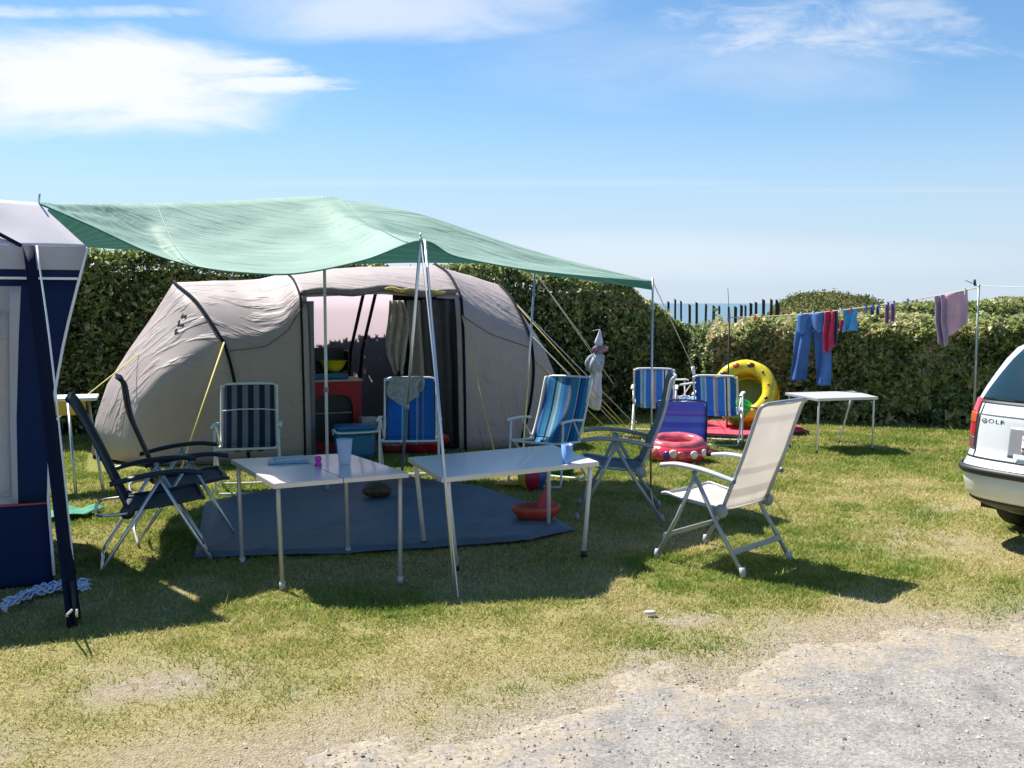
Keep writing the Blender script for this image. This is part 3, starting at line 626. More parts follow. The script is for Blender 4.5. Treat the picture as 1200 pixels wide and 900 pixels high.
# ================================================================ green tarp
TARP = None
def make_tarp():
    m = bpy.data.materials.new('green_tarpaulin'); m.use_nodes = True; nt = m.node_tree; N = nt.nodes; L = nt.links
    b = N['Principled BSDF']; b.inputs['Roughness'].default_value = .65; b.inputs['Specular IOR Level'].default_value = .3
    tc = N.new('ShaderNodeTexCoord'); n1 = N.new('ShaderNodeTexNoise'); n1.inputs['Scale'].default_value = 2.5; n1.inputs['Detail'].default_value = 6
    L.new(tc.outputs['Object'], n1.inputs[0])
    c = N.new('ShaderNodeValToRGB'); e = c.color_ramp.elements; e[0].position, e[0].color = .3,(.215,.345,.285,1); e[1].position, e[1].color = .7,(.30,.435,.365,1)
    L.new(n1.outputs[0], c.inputs[0])
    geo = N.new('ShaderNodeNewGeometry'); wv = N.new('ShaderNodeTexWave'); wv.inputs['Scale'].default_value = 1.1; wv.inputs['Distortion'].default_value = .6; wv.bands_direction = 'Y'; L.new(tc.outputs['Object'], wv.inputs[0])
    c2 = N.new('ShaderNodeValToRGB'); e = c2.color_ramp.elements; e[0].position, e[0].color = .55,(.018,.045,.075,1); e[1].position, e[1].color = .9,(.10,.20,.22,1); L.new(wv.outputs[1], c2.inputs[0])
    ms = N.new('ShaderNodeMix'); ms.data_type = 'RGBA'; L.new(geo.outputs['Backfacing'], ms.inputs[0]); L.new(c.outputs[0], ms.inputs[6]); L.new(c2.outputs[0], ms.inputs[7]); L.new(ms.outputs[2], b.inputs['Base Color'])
    # drawn creases along one direction
    mp = N.new('ShaderNodeMapping'); mp.inputs['Scale'].default_value = (1.2,7,4); mp.inputs['Rotation'].default_value = (0,0,R(-24)); L.new(tc.outputs['Object'], mp.inputs[0])
    n2 = N.new('ShaderNodeTexNoise'); n2.inputs['Scale'].default_value = 1.3; n2.inputs['Detail'].default_value = 5; n2.inputs['Distortion'].default_value = .5; L.new(mp.outputs[0], n2.inputs[0])
    bp = N.new('ShaderNodeBump'); bp.inputs['Strength'].default_value = .9; bp.inputs['Distance'].default_value = .05
    L.new(n2.outputs[0], bp.inputs['Height']); L.new(bp.outputs[0], b.inputs['Normal'])
    tr = N.new('ShaderNodeBsdfTranslucent'); tr.inputs[0].default_value = (.05,.20,.16,1)
    mx = N.new('ShaderNodeMixShader'); mx.inputs[0].default_value = .2
    L.new(b.outputs[0], mx.inputs[1]); L.new(tr.outputs[0], mx.inputs[2]); L.new(mx.outputs[0], N['Material Output'].inputs[0])
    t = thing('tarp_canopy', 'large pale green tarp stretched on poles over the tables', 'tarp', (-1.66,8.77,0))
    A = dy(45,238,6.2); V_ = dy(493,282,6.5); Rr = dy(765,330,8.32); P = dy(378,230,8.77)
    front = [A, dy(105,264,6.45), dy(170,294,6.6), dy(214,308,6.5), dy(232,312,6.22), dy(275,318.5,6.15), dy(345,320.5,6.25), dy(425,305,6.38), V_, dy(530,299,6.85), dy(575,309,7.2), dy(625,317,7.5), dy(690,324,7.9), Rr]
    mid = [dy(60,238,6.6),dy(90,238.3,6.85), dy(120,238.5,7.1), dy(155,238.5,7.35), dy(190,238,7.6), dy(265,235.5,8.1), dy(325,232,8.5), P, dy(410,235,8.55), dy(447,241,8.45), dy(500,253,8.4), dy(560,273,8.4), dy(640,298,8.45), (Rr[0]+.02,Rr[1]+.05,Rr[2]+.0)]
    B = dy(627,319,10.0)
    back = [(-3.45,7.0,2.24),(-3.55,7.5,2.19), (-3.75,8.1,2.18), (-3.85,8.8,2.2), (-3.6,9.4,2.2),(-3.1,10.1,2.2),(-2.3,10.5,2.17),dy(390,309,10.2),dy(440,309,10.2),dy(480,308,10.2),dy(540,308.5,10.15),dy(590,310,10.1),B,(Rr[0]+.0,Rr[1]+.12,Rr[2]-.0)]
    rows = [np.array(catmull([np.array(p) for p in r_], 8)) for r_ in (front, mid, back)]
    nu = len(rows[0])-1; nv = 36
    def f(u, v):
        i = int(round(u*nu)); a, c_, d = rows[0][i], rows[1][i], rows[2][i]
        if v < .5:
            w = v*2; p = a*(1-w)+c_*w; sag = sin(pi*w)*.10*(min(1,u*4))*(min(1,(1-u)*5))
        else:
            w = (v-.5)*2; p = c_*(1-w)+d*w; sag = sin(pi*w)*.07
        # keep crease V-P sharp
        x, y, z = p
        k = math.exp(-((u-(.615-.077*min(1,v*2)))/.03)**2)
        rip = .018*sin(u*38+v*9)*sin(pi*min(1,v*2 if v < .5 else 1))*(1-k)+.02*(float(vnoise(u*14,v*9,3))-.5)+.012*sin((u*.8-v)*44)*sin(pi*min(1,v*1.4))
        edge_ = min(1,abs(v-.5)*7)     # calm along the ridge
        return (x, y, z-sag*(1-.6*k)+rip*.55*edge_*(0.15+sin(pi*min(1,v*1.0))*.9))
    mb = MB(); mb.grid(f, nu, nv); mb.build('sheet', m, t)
    hem = MB(); hem.tube([rows[0][i]+np.array((0,0,-.002)) for i in range(0,nu+1,1)], .006, 6); hem.build('hem', mat('tarp_hem',(.06,.22,.15),.5,var=.1), t)
    for i_ in (int(nu*.30), int(nu*.60)):
        sm_ = MB(); sm_.tube([np.array(f(i_/nu, j_/nv))+np.array((0,0,.003)) for j_ in range(nv+1)], .004, 5); sm_.build('seam', mat('tarp_seam',(.15,.26,.21),.5,var=.1), t)
    # poles
    for nm, a, b_, r in (('pole', dy(380,300,8.74), gz(384,578), .014), ('pole', (Rr[0],Rr[1],Rr[2]+.03), (1.19,8.32,0), .0085),
                       ('pole', (V_[0],V_[1],V_[2]+.02), gz(467,605), .011), ('pole', (V_[0]+.03,V_[1]-.02,V_[2]), gz(533,698), .0095), ('pole', (B[0],B[1],B[2]+.01), gz(612,545), .010)):
        mb = MB(); mb.tube([a,b_], r, 8); po = mb.build(nm, WHITETUBE if r > .0135 else ALU, t)
        if r >= .011:
            a=np.array(a); b_=np.array(b_); q=a*.45+b_*.55; q2 = a*.43+b_*.57
            mb = MB(); mb.tube([q,q2], r*1.45, 8); mb.build('collar', GREYPL, po)
    mb = MB(); mb.tube([(V_[0],V_[1],V_[2]-.005),(V_[0],V_[1],V_[2]+.05)], .006, 6); mb.build('spigot', ALU, t)
    mb = MB(); mb.tube([dy(380,300,8.74), P], .012, 8); mb.build('pole', WHITETUBE, t)
    for a, b_ in ((V_, gz(537,700)), (Rr, dy(812,430,12.0)), (B, dy(697,415,13.2)), (B, dy(719,450,13.0)), (dy(625,395,11.4), gz(742,520)) ,(Rr, gz(775,583))):
        if a is Rr and b_[2] < .01: continue
        mb = MB(); mb.tube([a,b_], .0045, 5); mb.build('guy_rope', ROPEW, t)
    for a in (dy(812,430,12.0),):
        mb = MB(); mb.tube([a,(a[0]+.015,a[1]+.02,a[2]-.09)], .022, 8); g = mb.build('tensioner', WHITEPL, t)
        mb = MB(); mb.tube([(a[0]+.015,a[1]+.02,a[2]-.09), gz(830,478)], .0045, 5); mb.build('guy_rope', ROPEW, t)
    return t
make_tarp()
def wrinkle(m, strength=.35, dist=.03):
    nt = m.node_tree; N = nt.nodes; L = nt.links; b = N['Principled BSDF']
    tc = N.new('ShaderNodeTexCoord'); last = None
    for rot_, scl, k in ((R(58),(1,9,1.2),.6),(R(-35),(1,7,2.5),.45)):
        mp = N.new('ShaderNodeMapping'); mp.inputs['Rotation'].default_value = (R(35)*(1 if rot_ > 0 else -1),0,rot_); mp.inputs['Scale'].default_value = scl; L.new(tc.outputs['Object'], mp.inputs[0])
        n = N.new('ShaderNodeTexNoise'); n.inputs['Scale'].default_value = 1.5; n.inputs['Detail'].default_value = 3; n.inputs['Distortion'].default_value = .4; L.new(mp.outputs[0], n.inputs[0])
        # narrow creases only where the noise peaks
        mr = N.new('ShaderNodeMapRange'); mr.interpolation_type = 'SMOOTHSTEP'; mr.inputs['From Min'].default_value = .50; mr.inputs['From Max'].default_value = .66; L.new(n.outputs[0], mr.inputs[0])
        if last is None: last = mr.outputs[0]
        else:
            a = N.new('ShaderNodeMath'); a.operation = 'ADD'; L.new(last, a.inputs[0]); L.new(mr.outputs[0], a.inputs[1]); last = a.outputs[0]
    bp = N.new('ShaderNodeBump'); bp.inputs['Strength'].default_value = strength; bp.inputs['Distance'].default_value = dist
    L.new(last, bp.inputs['Height']); L.new(bp.outputs[0], b.inputs['Normal'])
# ================================================================ tunnel tent
def make_tent():
    t = thing('tunnel_tent', 'large beige tunnel tent with an open doorway, in front of the tall hedge', 'tent', tp(2.5,1.1))
    FAB = mat('taupe_tent_fabric', (.385,.33,.318), .62, var=.05, scale=3, transl=.05, tcol=(.30,.25,.245))
    wrinkle(FAB)
    FABL = mat('pale_inner_fabric', (.55,.5,.52), .7, var=.05, scale=3, transl=.75, tcol=(.85,.78,.83))
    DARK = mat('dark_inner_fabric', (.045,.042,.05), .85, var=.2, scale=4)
    SLV = mat('black_pole_sleeve', (.008,.009,.018), .8, var=.1, spec=.15)
    ts = [-.16,-.10,.03,.26,.53,.76,1.2,1.7,2.0,2.5,2.92,3.4,3.84,4.3,4.69,4.88,5.04,5.17,5.24]
    hs = [.04,.42,.80,1.17,1.56,1.93,1.985,2.00,2.05,2.13,2.17,2.17,2.17,2.08,1.93,1.62,1.15,.6,.04]
    ws = [.62,.74,.86,.96,1.02,1.06,1.08,1.1,1.1,1.1,1.1,1.1,1.1,1.08,1.02,.98,.92,.86,.80]
    sl = [.42,.48,.52,.56,.62,.66,.5,.2,0,0,0,0,0,-.06,-.14,-.14,-.12,-.1,-.1]
    C = 1.1; NA = 40
    PQ = np.linspace(0,1,25)
    _c = catmull([np.array(p) for p in ((0,0),(.03,.5),(.12,1.0),(.5,1.66),(1,2.0))],6); _c = np.array(_c)
    PV, PZ = _c[:,0], _c[:,1]; PZ = np.clip(PZ,0,2)
    def surf(tt, a, off=0):
        h = np.interp(tt,ts,hs); w = np.interp(tt,ts,ws); s_ = np.interp(tt,ts,sl)
        # tension: slightly hollow between hoops
        for h0,h1 in ((.76,2.0),(2.0,3.84),(3.84,4.69)):
            if h0 < tt < h1:
                k = sin(pi*(tt-h0)/(h1-h0)); h -= .035*k; w -= .045*k*(sin(pi*a)**.5)
        sh = np.interp(tt,[-.16,.03,.26,.53,.76,1.35,1.75,2.0,2.9,3.84,4.2,4.69,4.88,5.04,5.24],[.03,.68,.98,1.18,1.27,1.32,1.50,1.76,1.80,1.74,1.52,1.30,1.22,.98,.03]); sh = min(sh, h*.94)
        q_ = (a if a <= .5 else 1-a)*2
        pv = np.interp(q_, PQ, PV); pz = np.interp(q_, PQ, PZ)       # share of depth, share between ground/shoulder/ridge
        zz_ = pz*sh if pz <= 1 else sh+(pz-1)*(h-sh)
        cx = (1-pv)*(1 if a <= .5 else -1); sz = zz_/max(h,.01)
        fr = max(0, cx); front = fr**1.2
        z = h*sz+off*sz; v = C-(w+off)*cx
        bulge = 0.0
        if tt > 4.3: bulge = .20*min(1,(tt-4.3)/.39)*sin(pi*min(1,max(0,sz)))*1.0
        tt2 = tt + s_*front*(1-sz*.35) + bulge*front*.9
        return tp(tt2, v, max(z,0))
    tl = []
    for i in range(len(ts)-1):
        m_ = max(1,int(round((ts[i+1]-ts[i])/.07))); tl += [ts[i]+(ts[i+1]-ts[i])*k/m_ for k in range(m_)]
    tl.append(ts[-1]); nt_ = len(tl)-1
    # main fly with doorway on the near side
    def door(tt, a, p): return 2.06 < tt < 3.76 and a < .5 and p < np.interp(tt,[2.06,2.4,3.5,3.76],[1.70,1.78,1.80,1.72])
    def backwin(tt, a, p): return 2.1 < tt < 3.8 and a > .5 and p < 1.83
    V = []; Fc = []; W = NA+1
    for tt in tl:
        for j in range(W): V.append(surf(tt, j/NA))
    fly = []; inner = []
    for i in range(nt_):
        for j in range(NA):
            q = (i*W+j,(i+1)*W+j,(i+1)*W+j+1,i*W+j+1); a = (j+.5)/NA; tt = (tl[i]+tl[i+1])/2; z = sum(V[k][2] for k in q)/4
            if door(tt,a,z): continue
            (inner if backwin(tt,a,z) else fly).append(q)
    mb = MB(); mb.add(V, fly); o = mb.build('fly_sheet', FAB, t, solid=.002)
    mb = MB(); mb.add(V, inner); mb.build('rear_wall', FABL, t, solid=.002)
    # hoops
    for h0 in (.76, 2.0, 3.84, 4.69):
        pts = [surf(h0, k/40, .012) for k in range(0,41)]
        mb = MB(); mb.tube(pts, .016 if h0 != 2.0 else .012, 8); mb.build('hoop_pole', SLV, t)
    # seam line across the bedroom
    for (a0,t0_,t1_) in ((.235,.80,2.0),(.225,3.86,4.68)):
        pts = [surf(t0_+(t1_-t0_)*k/14, a0, .006) for k in range(15)]
        mb = MB(); mb.tube(pts, .005, 5); mb.build('seam', mat('seam_tape',(.16,.14,.15),.6,var=.1), t)
    # awning lip over the door, rolled, and its yellow ties
    pts = [surf(2.02+1.78*k/16, .27+.012*sin(k*.9)) for k in range(17)]
    pts = [(p[0]-TV[0]*.03,p[1]-TV[1]*.03,p[2]+.02) for p in pts]
    mb = MB(); mb.tube(pts, [.03,.045,.05,.04,.05,.045,.03], 8); mb.build('door_roll', mat('taupe_rolled_fabric',(.20,.175,.165),.7,var=.15,bump=.5,bscale=25), t)
    q = [surf(2.95+.70*k/10,.275) for k in range(11)]; q = [(p[0]-TV[0]*.075,p[1]-TV[1]*.075,p[2]+.015+.012*sin(i*1.9)) for i,p in enumerate(q)]
    mb = MB(); mb.tube(q, [.012,.03,.022,.034,.02,.03,.012], 7, smooth_path=2); mb.build('rolled_band', mat('yellow_patterned_cloth',(.58,.44,.12),.8,var=.5,scale=30), t)
    # door edges + curtains
    def drape(name, m_, t0_, t1_, v0, z0, z1, n_=7, amp=.035, pinch=None, skew=0):
        def f(u, v):
            tt = t0_+(t1_-t0_)*v; z = z1+(z0-z1)*u
            if pinch: 
                pu, pk = pinch; g = 1-pk*math.exp(-((u-pu)/.28)**2); tt = (t0_+t1_)/2+(tt-(t0_+t1_)/2)*g
            tt += skew*u
            return tp(tt, v0+amp*sin(v*n_*pi*1.0+u*1.5)+.01*sin(u*9), z)
        mb = MB(); mb.grid(f, 24, 40); return mb.build(name, m_, t, solid=.003)
    drape('door_panel', mat('grey_door_fabric',(.17,.16,.18),.7,var=.1), 2.02, 2.14, .10, .02, 1.72, 2, .02)
    drape('door_curtain', mat('cream_net_curtain',(.34,.31,.27),.8,var=.12,scale=8,transl=.2), 3.22, 3.86, .22, .03, 1.73, 8, .05, skew=.12)
    drape('door_curtain', mat('dark_net_curtain',(.07,.065,.07),.8,var=.2,transl=.1), 3.40, 3.86, .16, .03, 1.74, 6, .03, skew=.1)
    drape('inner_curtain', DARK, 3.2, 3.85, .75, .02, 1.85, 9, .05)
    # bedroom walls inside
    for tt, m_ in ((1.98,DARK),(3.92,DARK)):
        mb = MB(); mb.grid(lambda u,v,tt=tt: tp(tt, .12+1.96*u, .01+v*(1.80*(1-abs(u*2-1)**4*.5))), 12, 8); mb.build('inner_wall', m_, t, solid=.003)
    # low brown mud wall inside + rear dark band; hanging straps
    for tt in (2.95,3.1):
        mb = MB(); mb.tube([tp(tt,1.0,2.0), tp(tt-.04,1.75,1.1), tp(tt-.05,1.95,.5)], .022, 6); mb.build('hanging_strap', mat('brown_webbing',(.05,.035,.03),.8,var=.2), t)
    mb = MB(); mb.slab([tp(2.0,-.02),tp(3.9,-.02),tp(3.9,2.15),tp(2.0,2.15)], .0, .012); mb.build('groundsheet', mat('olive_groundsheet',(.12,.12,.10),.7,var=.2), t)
    # white guy/skirt, logo smudge on the bedroom end
    # guy ropes
    P1 = surf(.76,.30,.02)
    for a, b, m_, r in ((surf(.76,.25,.02), gz(207,565), ROPEY, .010),(surf(.26,.42,.01), gz(-60,592), ROPEY,.006),
                        (surf(4.69,.36,.02), gz(752,520), ROPEY,.007),(surf(4.69,.25,.02), gz(735,505), ROPEY,.006),(surf(4.69,.2,.02), gz(722,512), ROPEY,.006),
                        (surf(3.84,.33,.02), gz(583,545), ROPEY,.006),(surf(4.75,.5,.02), gz(745,498), ROPEW,.005)):
        mb = MB(); mb.tube([a,b], r, 6); mb.build('guy_rope', m_, t)
        mb = MB(); mb.tube([(b[0],b[1],.06),(b[0]+.03,b[1]-.03,-.02)], .006, 5); mb.build('peg', GREYPL, t)
    # small dark maker's mark on the bedroom end
    for k,(uu,aa,w_) in enumerate(((.62,.375,.05),(.565,.365,.075),(.51,.355,.05))):
        mb = MB(); mb.grid(lambda u,v: surf(uu+.022*u+.012*sin(v*7+k), aa+.016*(v-.5)*w_/.05, .006), 3, 6); mb.build('emblem', SLV, t)
    return t, surf
tent, surf = make_tent()
# ================================================================ mat on the ground
def sheet_mat():
    b = MB(); c = np.mean([p[:2] for p in MATPOLY],axis=0)
    pts = [np.array(MATPOLY[i_])*(1-q_/8)+np.array(MATPOLY[(i_+1)%len(MATPOLY)])*(q_/8)+np.array((0,.03*(float(vnoise(i_*8+q_,q_,3))-.5),0)) for i_ in range(len(MATPOLY)) for q_ in range(8)]; K = 14; V = []; n = len(pts)
    for r in range(K+1):
        for i,p in enumerate(pts):
            f = r/K; x = c[0]*(1-f)+p[0]*f; y = c[1]*(1-f)+p[1]*f
            z = .012+.022*float(fbm(x*1.6,y*3.0,33,4))+.035*float(abs(fbm(x*4,y*2.2,35,3)-.5))*2
            if r == K: z = .012
            V.append((x,y,z))
    Fc = [(r*n+i, r*n+(i+1)%n, (r+1)*n+(i+1)%n, (r+1)*n+i) for r in range(K) for i in range(n)]
    b.add(V,Fc); o = b.build('floor_mat', mat('grey_blue_groundsheet',(.09,.13,.20),.5,var=.12,scale=2.5,bump=.7,bscale=11), solid=.003)
    tag(o, 'grey blue plastic sheet spread on the grass under the tables', 'mat')
sheet_mat()
# ================================================================ blue and white awning (left)
def make_awning():
    K = np.array((-2.60,6.05)); e1 = np.array((-.905,-.425)); e2 = np.array((-.66,.75))
    t = thing('caravan_awning', 'blue and white awning with a plastic window, at the left edge', 'awning', (-2.9,5.9,0))
    BL = mat('navy_canvas',(.004,.016,.065),.8,var=.1,scale=4,spec=.2,bump=.1,bscale=60)
    BD = mat('dark_navy_canvas',(.004,.007,.03),.8,var=.1,scale=4,spec=.2)
    GR = mat('grey_canvas',(.44,.44,.48),.7,var=.06,scale=5,transl=.12)
    RF = mat('pale_roof_canvas',(.66,.62,.65),.65,var=.05,scale=4,transl=.12,bump=.12,bscale=4)
    HZ = 2.04
    def wp(s, z, off=0):     # point on the front wall; right edge draws in
        edge_in = np.interp(z,[0,.5,1.0,1.5,2.04],[-.28,-.30,-.27,-.16,0])
        k = max(0,1-s/.5); p = K+e1*(s-edge_in*k*.9)
        n = np.array((e1[1],-e1[0]))      # outward normal
        if n[1] > 0: n = -n
        g = off+.012*sin(s*5+z*2)+.10*max(0,1-z/1.2)
        return (p[0]+n[0]*g, p[1]+n[1]*g, z)
    S1 = 2.2
    ss0, ss1 = .46, S1
    def patch(name, m_, s0, s1, z0, z1, off=0, nu=14, nv=16, par=t, solid=.003):
        mb = MB(); mb.grid(lambda u,v: wp(s0+(s1-s0)*u, z0+(z1-z0)*v, off), nu, nv); return mb.build(name, m_, par, solid=solid)
    patch('valance', GR, 0, S1, 1.90, HZ, .012)
    patch('blue_band', BL, 0, S1, 1.855, 1.90, .010)
    patch('piping', mat('white_piping',(.75,.75,.78),.5,var=.03), 0, S1, 1.84, 1.855, .012)
    patch('wall', BL, 0, .35, .50, 1.84)
    patch('wall', BL, .35, S1, 1.80, 1.84)
    patch('wall', BL, .0, S1, .0, .49, .0)
    patch('red_piping', mat('red_piping',(.45,.03,.04),.5,var=.05), .0, S1, .488, .497, .008)
    patch('window_frame', GR, .35, .42, .50, 1.80)
    patch('window_frame', GR, .42, S1, 1.66, 1.80); patch('window_frame', GR, .42, S1, .50, .54)
    patch('window_frame', GR, 1.9, S1, .54, 1.66)
    w = patch('window', mat('clear_plastic',(.75,.78,.8),.08,var=0,alpha=.28), .42, 1.9, .54, 1.66, -.004)
    CU = mat('ochre_curtain',None,.85,var=.2,scale=20,transl=.3,stripes=[(0,(.30,.25,.20)),(.58,(.34,.28,.22)),(.70,(.50,.30,.05)),(.82,(.07,.10,.22)),(.87,(.42,.27,.06))],saxis=2,soff=2.3)
    mb = MB(); mb.grid(lambda u,v: wp(.43+1.4*u, .55+1.1*v, -.10+.03*sin(u*34)), 50, 10); mb.build('curtain', CU, t, solid=.003)
    # side wall away from us
    def sp(s,z): 
        b0 = np.array(wp(0,z)[:2]); p = b0+e2*s; return (p[0],p[1],z)
    mb = MB(); mb.grid(lambda u,v: sp(2.2*u,.03+(HZ-.03)*v), 10, 10); mb.build('side_wall', BL, t, solid=.003)
    mb = MB(); mb.tube([np.array(wp(0,z))+np.array((.006,-.006,0)) for z in np.linspace(.05,HZ,14)], .009, 6); mb.build('corner_piping', mat('white_piping',(.75,.75,.78),.5,var=.03), t)
    # roof: hips up from the eaves to a ridge
    Ar = np.array(dy(45,238,6.2)); Kz = np.array((K[0],K[1],HZ)); E1 = np.array((*(K+e1*S1),HZ)); B2_ = np.array((*(K+e2*2.2),HZ))
    ridge1 = Ar+np.array((*(e1*1.9),.08)); midp = np.array(dy(62,262,6.15))
    def tri(a,b,c_,d_):
        return lambda u,v: tuple((a*(1-u)+b*u)*(1-v)+(d_*(1-u)+c_*u)*v + np.array((0,0,-.03*sin(pi*u)*sin(pi*v)+.012*sin(u*16)*sin(pi*v))))
    mb = MB(); mb.grid(tri(Kz,E1,ridge1,Ar), 30, 14); mb.grid(tri(B2_,Kz,Ar,Ar+np.array((*(e2*1.6),0))), 16, 12); mb.grid(tri(Ar,ridge1,ridge1+np.array((*(e2*2.0),-.05)),Ar+np.array((*(e2*1.6),0))), 10, 8)
    mb.build('roof', RF, t, solid=.004)
    # dark roof straps
    for a,b in ((np.array(wp(.36,HZ,.02)), Ar+np.array((*(e1*.62),.05))),):
        mb = MB(); mb.tube([a,(a+b)/2+np.array((0,0,-.01)),b], .012, 6); mb.build('strap', BD, t)
    mb = MB(); mb.tube([Ar+np.array((0,0,-.02)), Ar+np.array((.01,0,.06))], .006, 6); mb.build('pole_spike', ALU, t)
    # leaning corner strip with pole and white rope
    a0 = np.array(wp(.29,HZ,.02)); a1 = np.array(wp(.35,HZ,.02)); g0 = np.array(gz(94,724)); g1 = np.array(gz(80,737))
    mb = MB()
    mb.grid(lambda u,v: tuple((a0*(1-v)+a1*v)*(1-u)+(g0*(1-v)+g1*v)*u+np.array((0,0,0))), 16, 2); mb.build('storm_strap', BD, t, solid=.012)
    mb = MB(); mb.tube([np.array(dy(43,288,5.86)), np.array(dy(62,430,5.55)), np.array(gz(92,722))], .0055, 6, smooth_path=6); mb.build('guy_rope', ROPEW, t)
    mb = MB(); mb.tube([np.array(gz(86,728))+np.array((0,0,.22)), np.array(gz(88,732))+np.array((0,0,-.02))], .014, 8); mb.build('peg', BLACKPL, t)
    mb = MB()
    for k in range(2): mb.tube([np.array(gz(84+6*k,715,.20)), np.array(gz(78+12*k,722,.08)), np.array(gz(86+5*k,722,.0))], .006, 6, smooth_path=5)
    mb.build('rope_loop', ROPEW, t)
make_awning()
# heap of white rope
mb = MB(); 
for s in range(16):
    pts = []
    for k in range(14):
        f = k/13; px = 4+100*f; py = 716-24*f-8*sin(f*3.1)
        g = gz(px+random.uniform(-3,3), py+random.uniform(-4,4)); pts.append((g[0],g[1],.008+random.uniform(0,.05)))
    mb.tube(pts, .0055, 5, smooth_path=4)
tag(mb.build('rope', mat('blue_white_cord',(.60,.68,.85),.8,var=.3,scale=60)), 'tangle of bluish white rope on the grass under the awning wall', 'rope')
# green cloth by the awning
a=gz(68,603); 
mb = MB(); mb.grid(lambda u,v: (a[0]-.05+.36*u, a[1]-.28+.36*v+.1*u, .02+.03*float(vnoise(u*4,v*4,2))), 12, 12)
tag(mb.build('folded_cloth', mat('green_cloth',(.02,.22,.13),.7,var=.15), solid=.008), 'green cloth lying on the grass beside the awning', 'cloth')
# ================================================================ things in the tent doorway
def doorpt(px, d): r = ray(px,450); return np.array((r[0]*d/r[1], d))
RZ = TA
q = np.array(tp(2.42,.75)[:2])
t = thing('kitchen_stand', 'red camping cupboard with a dark arched front in the tent doorway', 'cupboard', (q[0],q[1],0), RZ)
RED = mat('red_cloth',(.38,.012,.022),.65,var=.12,scale=6)
mb = MB()
W_, D_, H_ = .66,.42,.80
def ar(u, v):   # front sheet with arched opening
    return None
# front panel: outer rectangle to inner arch ring
outer=[]; inner=[]; n=28
for k in range(n):
    a = 2*pi*k/n+pi/4; c_,s_ = cos(a),sin(a); m_ = max(abs(c_),abs(s_)); outer.append((c_/m_*W_/2, -D_/2, H_/2+s_/m_*H_/2)); 
    e_=2/4; inner.append((abs(c_)**e_*(1 if c_>0 else -1)*W_*.355, -D_/2, H_*.47+abs(s_)**e_*(1 if s_>0 else -1)*H_*.34))
mb.add(outer+inner, [(k,(k+1)%n,n+(k+1)%n,n+k) for k in range(n)], False)
for x in (-W_/2,W_/2): mb.add([(x,-D_/2,0),(x,D_/2,0),(x,D_/2,H_),(x,-D_/2,H_)],[(0,1,2,3)],False)
mb.build('cover', RED, t, True, solid=.01)
mb = MB(); mb.box((0,.02,.40),(W_-.06,D_-.06,.74)); mb.build('dark_interior', BLACKPL, t, True)  # solid black block, stands in for the shade inside the cupboard
mb = MB(); mb.box((0,-D_/2+.004,.44),(W_*.66,.02,.012)); mb.build('shelf', GREYPL, t, True)
mb = MB(); mb.box((0,0,H_+.012),(W_+.04,D_+.04,.022),bev=.006); mb.build('worktop', mat('grey_worktop',(.42,.42,.45),.4,var=.05), t, True)
zt = H_+.023
# stove with lid
def rot(p, a): return (p[0]*cos(a)-p[1]*sin(a), p[0]*sin(a)+p[1]*cos(a))
s0 = rot((-.05,.04),RZ)
st = thing('camping_stove', 'black camping stove with raised lid on the red cupboard', 'stove', (q[0]+s0[0],q[1]+s0[1],zt), RZ)
mb = MB(); mb.box((0,0,.035),(.52,.30,.07),bev=.01); mb.build('body', mat('teal_enamel',(.02,.12,.18),.4,var=.1), st, True)
mb = MB(); mb.box((0,.15,.20),(.54,.012,.30),bev=.004,tilt=-.12); mb.build('lid', BLACKPL, st, True)
mb = MB(); mb.box((-.27,0,.20),(.012,.26,.24),bev=.004); mb.box((.27,0,.20),(.012,.26,.24),bev=.004); mb.build('windshield', BLACKPL, st, True)
for x in (-.14,.14):
    mb = MB(); mb.lathe([(.001,.0),(.05,.0),(.05,.015),(.001,.018)], (x,0,.071), 16); mb.build('burner', GREYPL, st, True)
# colander
s1 = rot((.05,-.01),RZ); cz = zt+.092
mb = MB(); mb.lathe([(.075,0),(.10,.012),(.135,.06),(.15,.105),(.17,.112),(.17,.118),(.147,.113),(.13,.062),(.095,.02),(.001,.012)], n=32)
mb.lathe([(.001,.0),(.076,.0)], n=32)
o = mb.build('colander', mat('yellow_plastic',(.72,.66,.02),.35,var=.05,transl=.15)); o.location=(q[0]+s1[0],q[1]+s1[1],cz+.002)
tag(o,'bright yellow plastic colander on the camping stove','colander')
# white box
p = tp(2.78,.32); mb = MB(); mb.box((p[0],p[1],.20),(.20,.2,.40),bev=.02,rz=RZ)
o=mb.build('storage_box', mat('cream_box',(.42,.38,.36),.5,var=.05)); tag(o,'pale upright box on the floor in front of the red cupboard','box')
# cooler
p = tp(2.52,-.12)
t = thing('cool_box','blue cool box with a pale blue rim at the tent doorway','cool box',(p[0],p[1],.012),RZ)
mb = MB(); mb.box((0,0,.14),(.42,.28,.28),bev=.05,taper=.9); mb.build('tub', mat('cooler_blue',(.015,.16,.36),.4,var=.04), t, True)
mb = MB(); mb.box((0,0,.295),(.46,.31,.035),bev=.015); mb.build('rim', mat('cooler_rim_blue',(.18,.38,.52),.4,var=.04), t, True)
mb = MB(); mb.box((0,0,.34),(.42,.28,.055),bev=.025); mb.build('lid', mat('cooler_blue',(.015,.16,.36),.4), t, True)
mb = MB(); mb.tube([(-.235,0,.26),(-.235,-.05,.33),(-.2,-.17,.30),(.2,-.17,.30),(.235,-.05,.33),(.235,0,.26)], .009, 6, smooth_path=3); mb.build('handle', WHITEPL, t, True)
